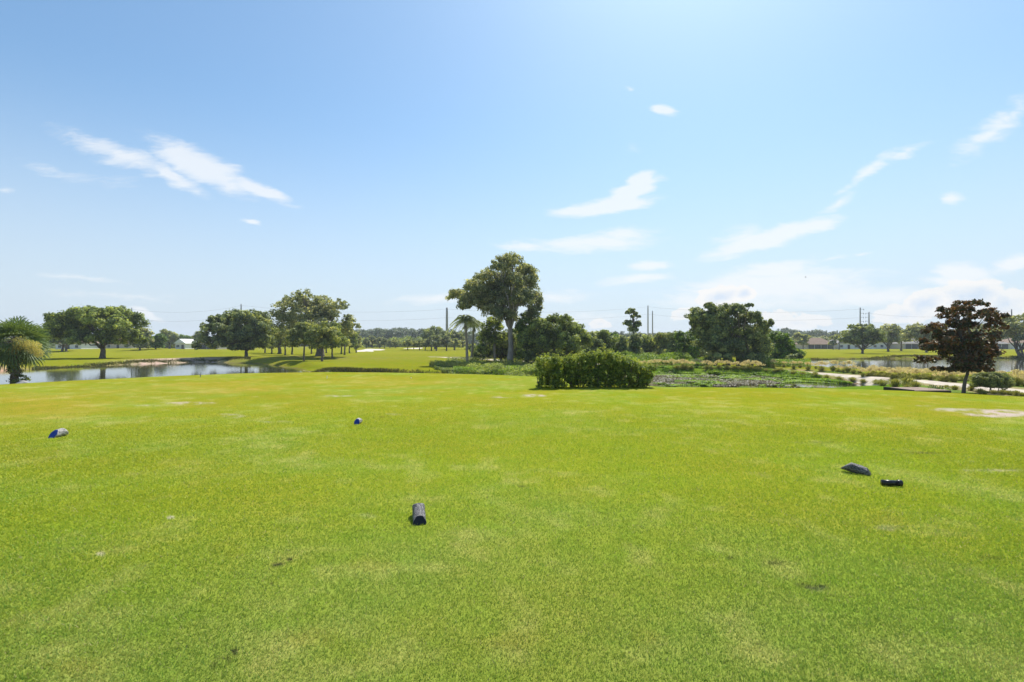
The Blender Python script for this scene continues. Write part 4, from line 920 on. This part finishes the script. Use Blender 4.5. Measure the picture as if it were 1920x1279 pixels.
T4 = pole('shorter pole with arms right of it above the dome shaped oak', 1629.5, 585, 345, .5, 4, -1)
T5 = pole('thin dark pole over the right shoulder of the lone pond oak', 247, 577, 300, .35, 1, -1, 'steel')
T6 = pole('thin dark pole rising above the wide dark oak', 452, 570, 330, .5, 0, 1, 'steel')
T7 = pole('thin pole rising behind the oak at the right edge of the picture', 1897, 580, 300, .4, 0, 1, 'steel')
def wire(label, a, b, sag, dz):
    a = np.array(a)+(0, 0, -dz); b = np.array(b)+(0, 0, -dz); pts = []
    for k in range(13):
        t = k/12; p = a+(b-a)*t; p[2] -= sag*4*t*(1-t); pts.append(p)
    o = MB().tube(pts-np.array(pts[0]), [.035]*13, 4).build('power_line', M['wire']); o.location = pts[0]
    tag(o, label, 'cable', 'power lines between the poles')
LN = [(T5, T6, 'between the two thin poles on the left'), (T6, T0, 'from the grove pole to the lone tall pole'), (T0, T1, 'from the lone tall pole to the poles above the thicket'), (T1, T3, 'from the thicket poles to the poles over the dome shaped oak'), (T4, T7, 'from the armed poles to the pole at the right edge')]
for a, b, l in LN:
    for k, dz in enumerate((1.0, 6.5)): wire(('upper' if k == 0 else 'lower')+' power line '+l, a, b, 3.0, dz)

# ------------------------------------------------------------------ tee markers and small things
def barkmat(name, c1, c2):
    m, t, N, L = newmat(name)
    p = N.new('ShaderNodeBsdfPrincipled'); o = N.new('ShaderNodeOutputMaterial'); L.new(p.outputs[0], o.inputs[0]); p.inputs['Roughness'].default_value = .6
    tc = N.new('ShaderNodeTexCoord'); mp = N.new('ShaderNodeMapping'); mp.inputs['Scale'].default_value = (3, 1, 3); L.new(tc.outputs['Object'], mp.inputs[0])
    n = N.new('ShaderNodeTexNoise'); n.inputs['Scale'].default_value = 26; n.inputs['Detail'].default_value = 4; n.inputs['Distortion'].default_value = 1.2; L.new(mp.outputs[0], n.inputs['Vector'])
    r = N.new('ShaderNodeValToRGB'); L.new(n.outputs['Fac'], r.inputs[0]); e = r.color_ramp.elements; e[0].position = .40; e[0].color = (*c1, 1); e[1].position = .58; e[1].color = (*c2, 1)
    L.new(r.outputs[0], p.inputs['Base Color']); b = N.new('ShaderNodeBump'); b.inputs['Strength'].default_value = 1; b.inputs['Distance'].default_value = .012
    L.new(n.outputs['Fac'], b.inputs['Height']); L.new(b.outputs[0], p.inputs['Normal']); return m
M['logblack'] = barkmat('black_marker_bark', (.010,.010,.012), (.20,.19,.185)); M['loggrey'] = barkmat('grey_marker_bark', (.16,.15,.15), (.50,.47,.42))
M['blackface'] = simple('black_paint', (.008,.009,.014), .4, (.016,.018,.028), 30); M['blueface'] = simple('blue_paint', (.010,.030,.20), .35, (.02,.06,.32), 30)
M['blackplastic'] = simple('black_plastic', (.008,.008,.010), .35, (.014,.014,.016), 20, spec=.5)
def marker(label, px, py, yaw, L, r, tilt, body, face, cut=.05, cutb=-.05, group='tee markers'):
    """log lying on its belly, far end lifted; near end sawn at a slant and painted"""
    x, d = pix(px, py, 0); root = empty('tee_marker', (x, d, gz(x, d)), yaw, label=label, cat='tee marker', group=group)
    rg = np.random.default_rng(int(px)); n = 28; rings = 15; vs = []; ct, st_ = math.cos(tilt), math.sin(tilt)
    def tr(p):
        X, Y, Z = p; Z -= 0; return (X, Y*ct-Z*st_, Y*st_+Z*ct+r*ct*.92)
    for i in range(rings):
        t = i/(rings-1)
        for k in range(n):
            a = 2*math.pi*k/n; rr = r*(1+.05*math.sin(a*7+t*9+2*math.sin(t*7))+.02*rg.normal()) if 0 < i < rings-1 else r*(1+.03*math.sin(a*7+t*9))
            cx, cz = math.cos(a)*rr, math.sin(a)*rr
            y0 = -L/2+cut*(cz/r+1); y1 = L/2+cutb*(cz/r+1)
            vs.append(tr((cx, y0+(y1-y0)*t, cz)))
    fs = [(i*n+k, i*n+(k+1) % n, (i+1)*n+(k+1) % n, (i+1)*n+k) for i in range(rings-1) for k in range(n)]
    b = MB(); b.add(vs, fs+[tuple(range((rings-1)*n, rings*n))]); b.build('log', M[body], root, True)
    q = MB(); c = np.mean(np.array(vs[:n]), 0); ins = [tuple(c+(np.array(v)-c)*.86+np.array([0, -.003, 0])) for v in vs[:n]]
    f2 = [(k, (k+1) % n, n+(k+1) % n, n+k) for k in range(n)]
    q.add(vs[:n]+ins, [(f[3], f[2], f[1], f[0]) for f in f2]+[tuple(range(2*n-1, n-1, -1))]); q.build('painted_end', M[face], root)
    MB().tube([(0, L*.1, -.03), (0, L*.1, r*.6)], [.008, .008], 6).build('spike', M['steel'], root)
marker('black tee marker log in the middle of the lawn, dark sawn end facing the viewer', 786, 974, R(13), .40, .060, R(17), 'logblack', 'blackface')
marker('black tee marker log on the right side of the lawn lying sideways', 1608, 888, R(50), .37, .060, R(14), 'logblack', 'blackface', cut=.05, cutb=-.05)
marker('weathered grey tee marker log with bright blue end at the left of the lawn', 109, 819, R(-8), .31, .072, R(6), 'loggrey', 'blueface', cut=.07, cutb=-.03)
marker('small blue ended tee marker farther back, left of the middle of the lawn', 672, 794, R(-3), .28, .058, R(6), 'loggrey', 'blueface')
x, d = pix(1671, 911, 0); t = empty('plastic_tube', (x, d, gz(x, d)+.001), R(-12), label='short black plastic tube lying right of the sideways black tee marker', cat='tube')
MB().tube([(-.105, 0, .034), (.06, 0, .034)], .033, 20).build('barrel', M['blackplastic'], t, True)
MB().tube([(.06, 0, .036), (.066, 0, .036), (.103, 0, .036), (.108, 0, .036)], [.034, .038, .038, .034], 20).build('cap', M['blackplastic'], t, True)
M['ball'] = simple('white_ball', (.8,.8,.8), .3)
def ball(label, px, py):
    x, d = pix(px, py, 0); z = gz(x, d); me = bpy.data.meshes.new('golf_ball'); import bmesh
    bm = bmesh.new(); bmesh.ops.create_icosphere(bm, subdivisions=3, radius=.0214)
    for v in bm.verts: v.co *= 1-.012*(math.sin(v.co.x*900)*math.sin(v.co.y*900)*math.sin(v.co.z*900))
    bm.to_mesh(me); bm.free(); me.polygons.foreach_set('use_smooth', np.ones(len(me.polygons), bool))
    o = link('golf_ball', me, M['ball']); o.location = (x, d, z+.035); tag(o, label, 'golf ball')
ball('tiny white ball far down the lawn in front of the ditch', 771, 709.5)
x, d = pix(613, 710, 0); o = MB().tube([(0,0,-.02),(.01,0,.14)], [.012,.012], 8).build('peg', M['ball']); o.location = (x, d, gz(x, d)); tag(o, 'small white peg on the far lawn in front of the grove', 'peg')
x, d = pix(376, 707, 0); o = MB().tube([(0,0,-.05),(0,0,.1),(0,0,.11),(0,0,.15)], [.02,.02,.035,.02], 8).build('stub_post', M['concrete']); o.location = (x, d, gz(x, d)); tag(o, 'short grey stub post at the tee edge before the left pond', 'post')
# rounded grey rock beside the palm
x, d = pixd(43, 34.0); me = bpy.data.meshes.new('rock'); import bmesh
bm = bmesh.new(); bmesh.ops.create_icosphere(bm, subdivisions=4, radius=.42)
for v in bm.verts:
    p = v.co*3; k = float(fbm(np.array([p.x+5]), np.array([p.y+p.z]), 3, 4)[0]); v.co *= .8+.45*k; v.co.z *= .8
bm.to_mesh(me); bm.free(); me.polygons.foreach_set('use_smooth', np.ones(len(me.polygons), bool))
o = link('rock', me, M['concrete']); o.location = (x, d, gz(x, d)+.22); tag(o, 'rounded grey rock at the foot of the cabbage palm', 'rock')
# low wooden deck over the marsh outlet
M['wood'] = simple('weathered_boards', (.22,.15,.11), .85, (.36,.26,.20), 3, .3, sxyz=(1, 9, 1)); M['darkwood'] = simple('dark_timber', (.03,.025,.022), .8)
x, d = pixd(1722, 20.0); z = gz(x, d); t = empty('footbridge', (x, d, z), R(3), label='low brown plank deck at the tee edge left of the magnolia', cat='footbridge')
ze = CH+(HY-730)*20.0/F-z
for k in range(14): MB().box(-.62+k*.105, -.62+k*.105+.098, -.5, .9, ze-.03, ze).build('plank', M['wood'], t)
MB().box(-.62, .85, -.52, -.44, ze-.16, ze-.032).build('beam', M['darkwood'], t); MB().box(-.62, .85, .8, .88, ze-.2, ze-.032).build('beam', M['darkwood'], t)
MB().box(-.70, -.622, -.52, .9, ze-.18, ze+.02).build('end_board', M['darkwood'], t)
# bird far off
x, d = pixd(1511, 120); o = MB().add([(0,-.5,0),(.12,-.1,.05),(0,.55,0),(-.12,-.1,.05),(0,-.05,-.08),(.9,.05,.28),(.8,.22,.24),(-.9,.05,.28),(-.8,.22,.24),(.1,.2,.05),(-.1,.2,.05)],
   [(0,1,3),(1,9,10,3),(9,2,10),(0,4,1),(0,3,4),(1,4,2,9),(3,10,2,4),(1,5,6,9),(3,10,8,7)]).build('bird', M['darkwood']); o.location = (x, d, CH+(HY-520)*120/F); o.rotation_euler = (0, 0, R(60)); o.scale = (.5,.5,.5); tag(o, 'tiny dark bird high in the sky above the right clouds', 'bird')

# ------------------------------------------------------------------ summer haze in the air
hb = MB().box(-1600, 1600, -1600, 1600, -4.5, 42).build('haze', None)
hm, t_, N, L_ = newmat('thin_haze'); ho = N.new('ShaderNodeOutputMaterial'); hv = N.new('ShaderNodeVolumePrincipled')
hv.inputs['Density'].default_value = .0003; hv.inputs['Color'].default_value = (.86,.92,1.0,1); hv.inputs['Anisotropy'].default_value = .2
L_.new(hv.outputs[0], ho.inputs['Volume']); hb.data.materials.append(hm); tag(hb, 'thin summer haze over the course', 'haze', kind='stuff')
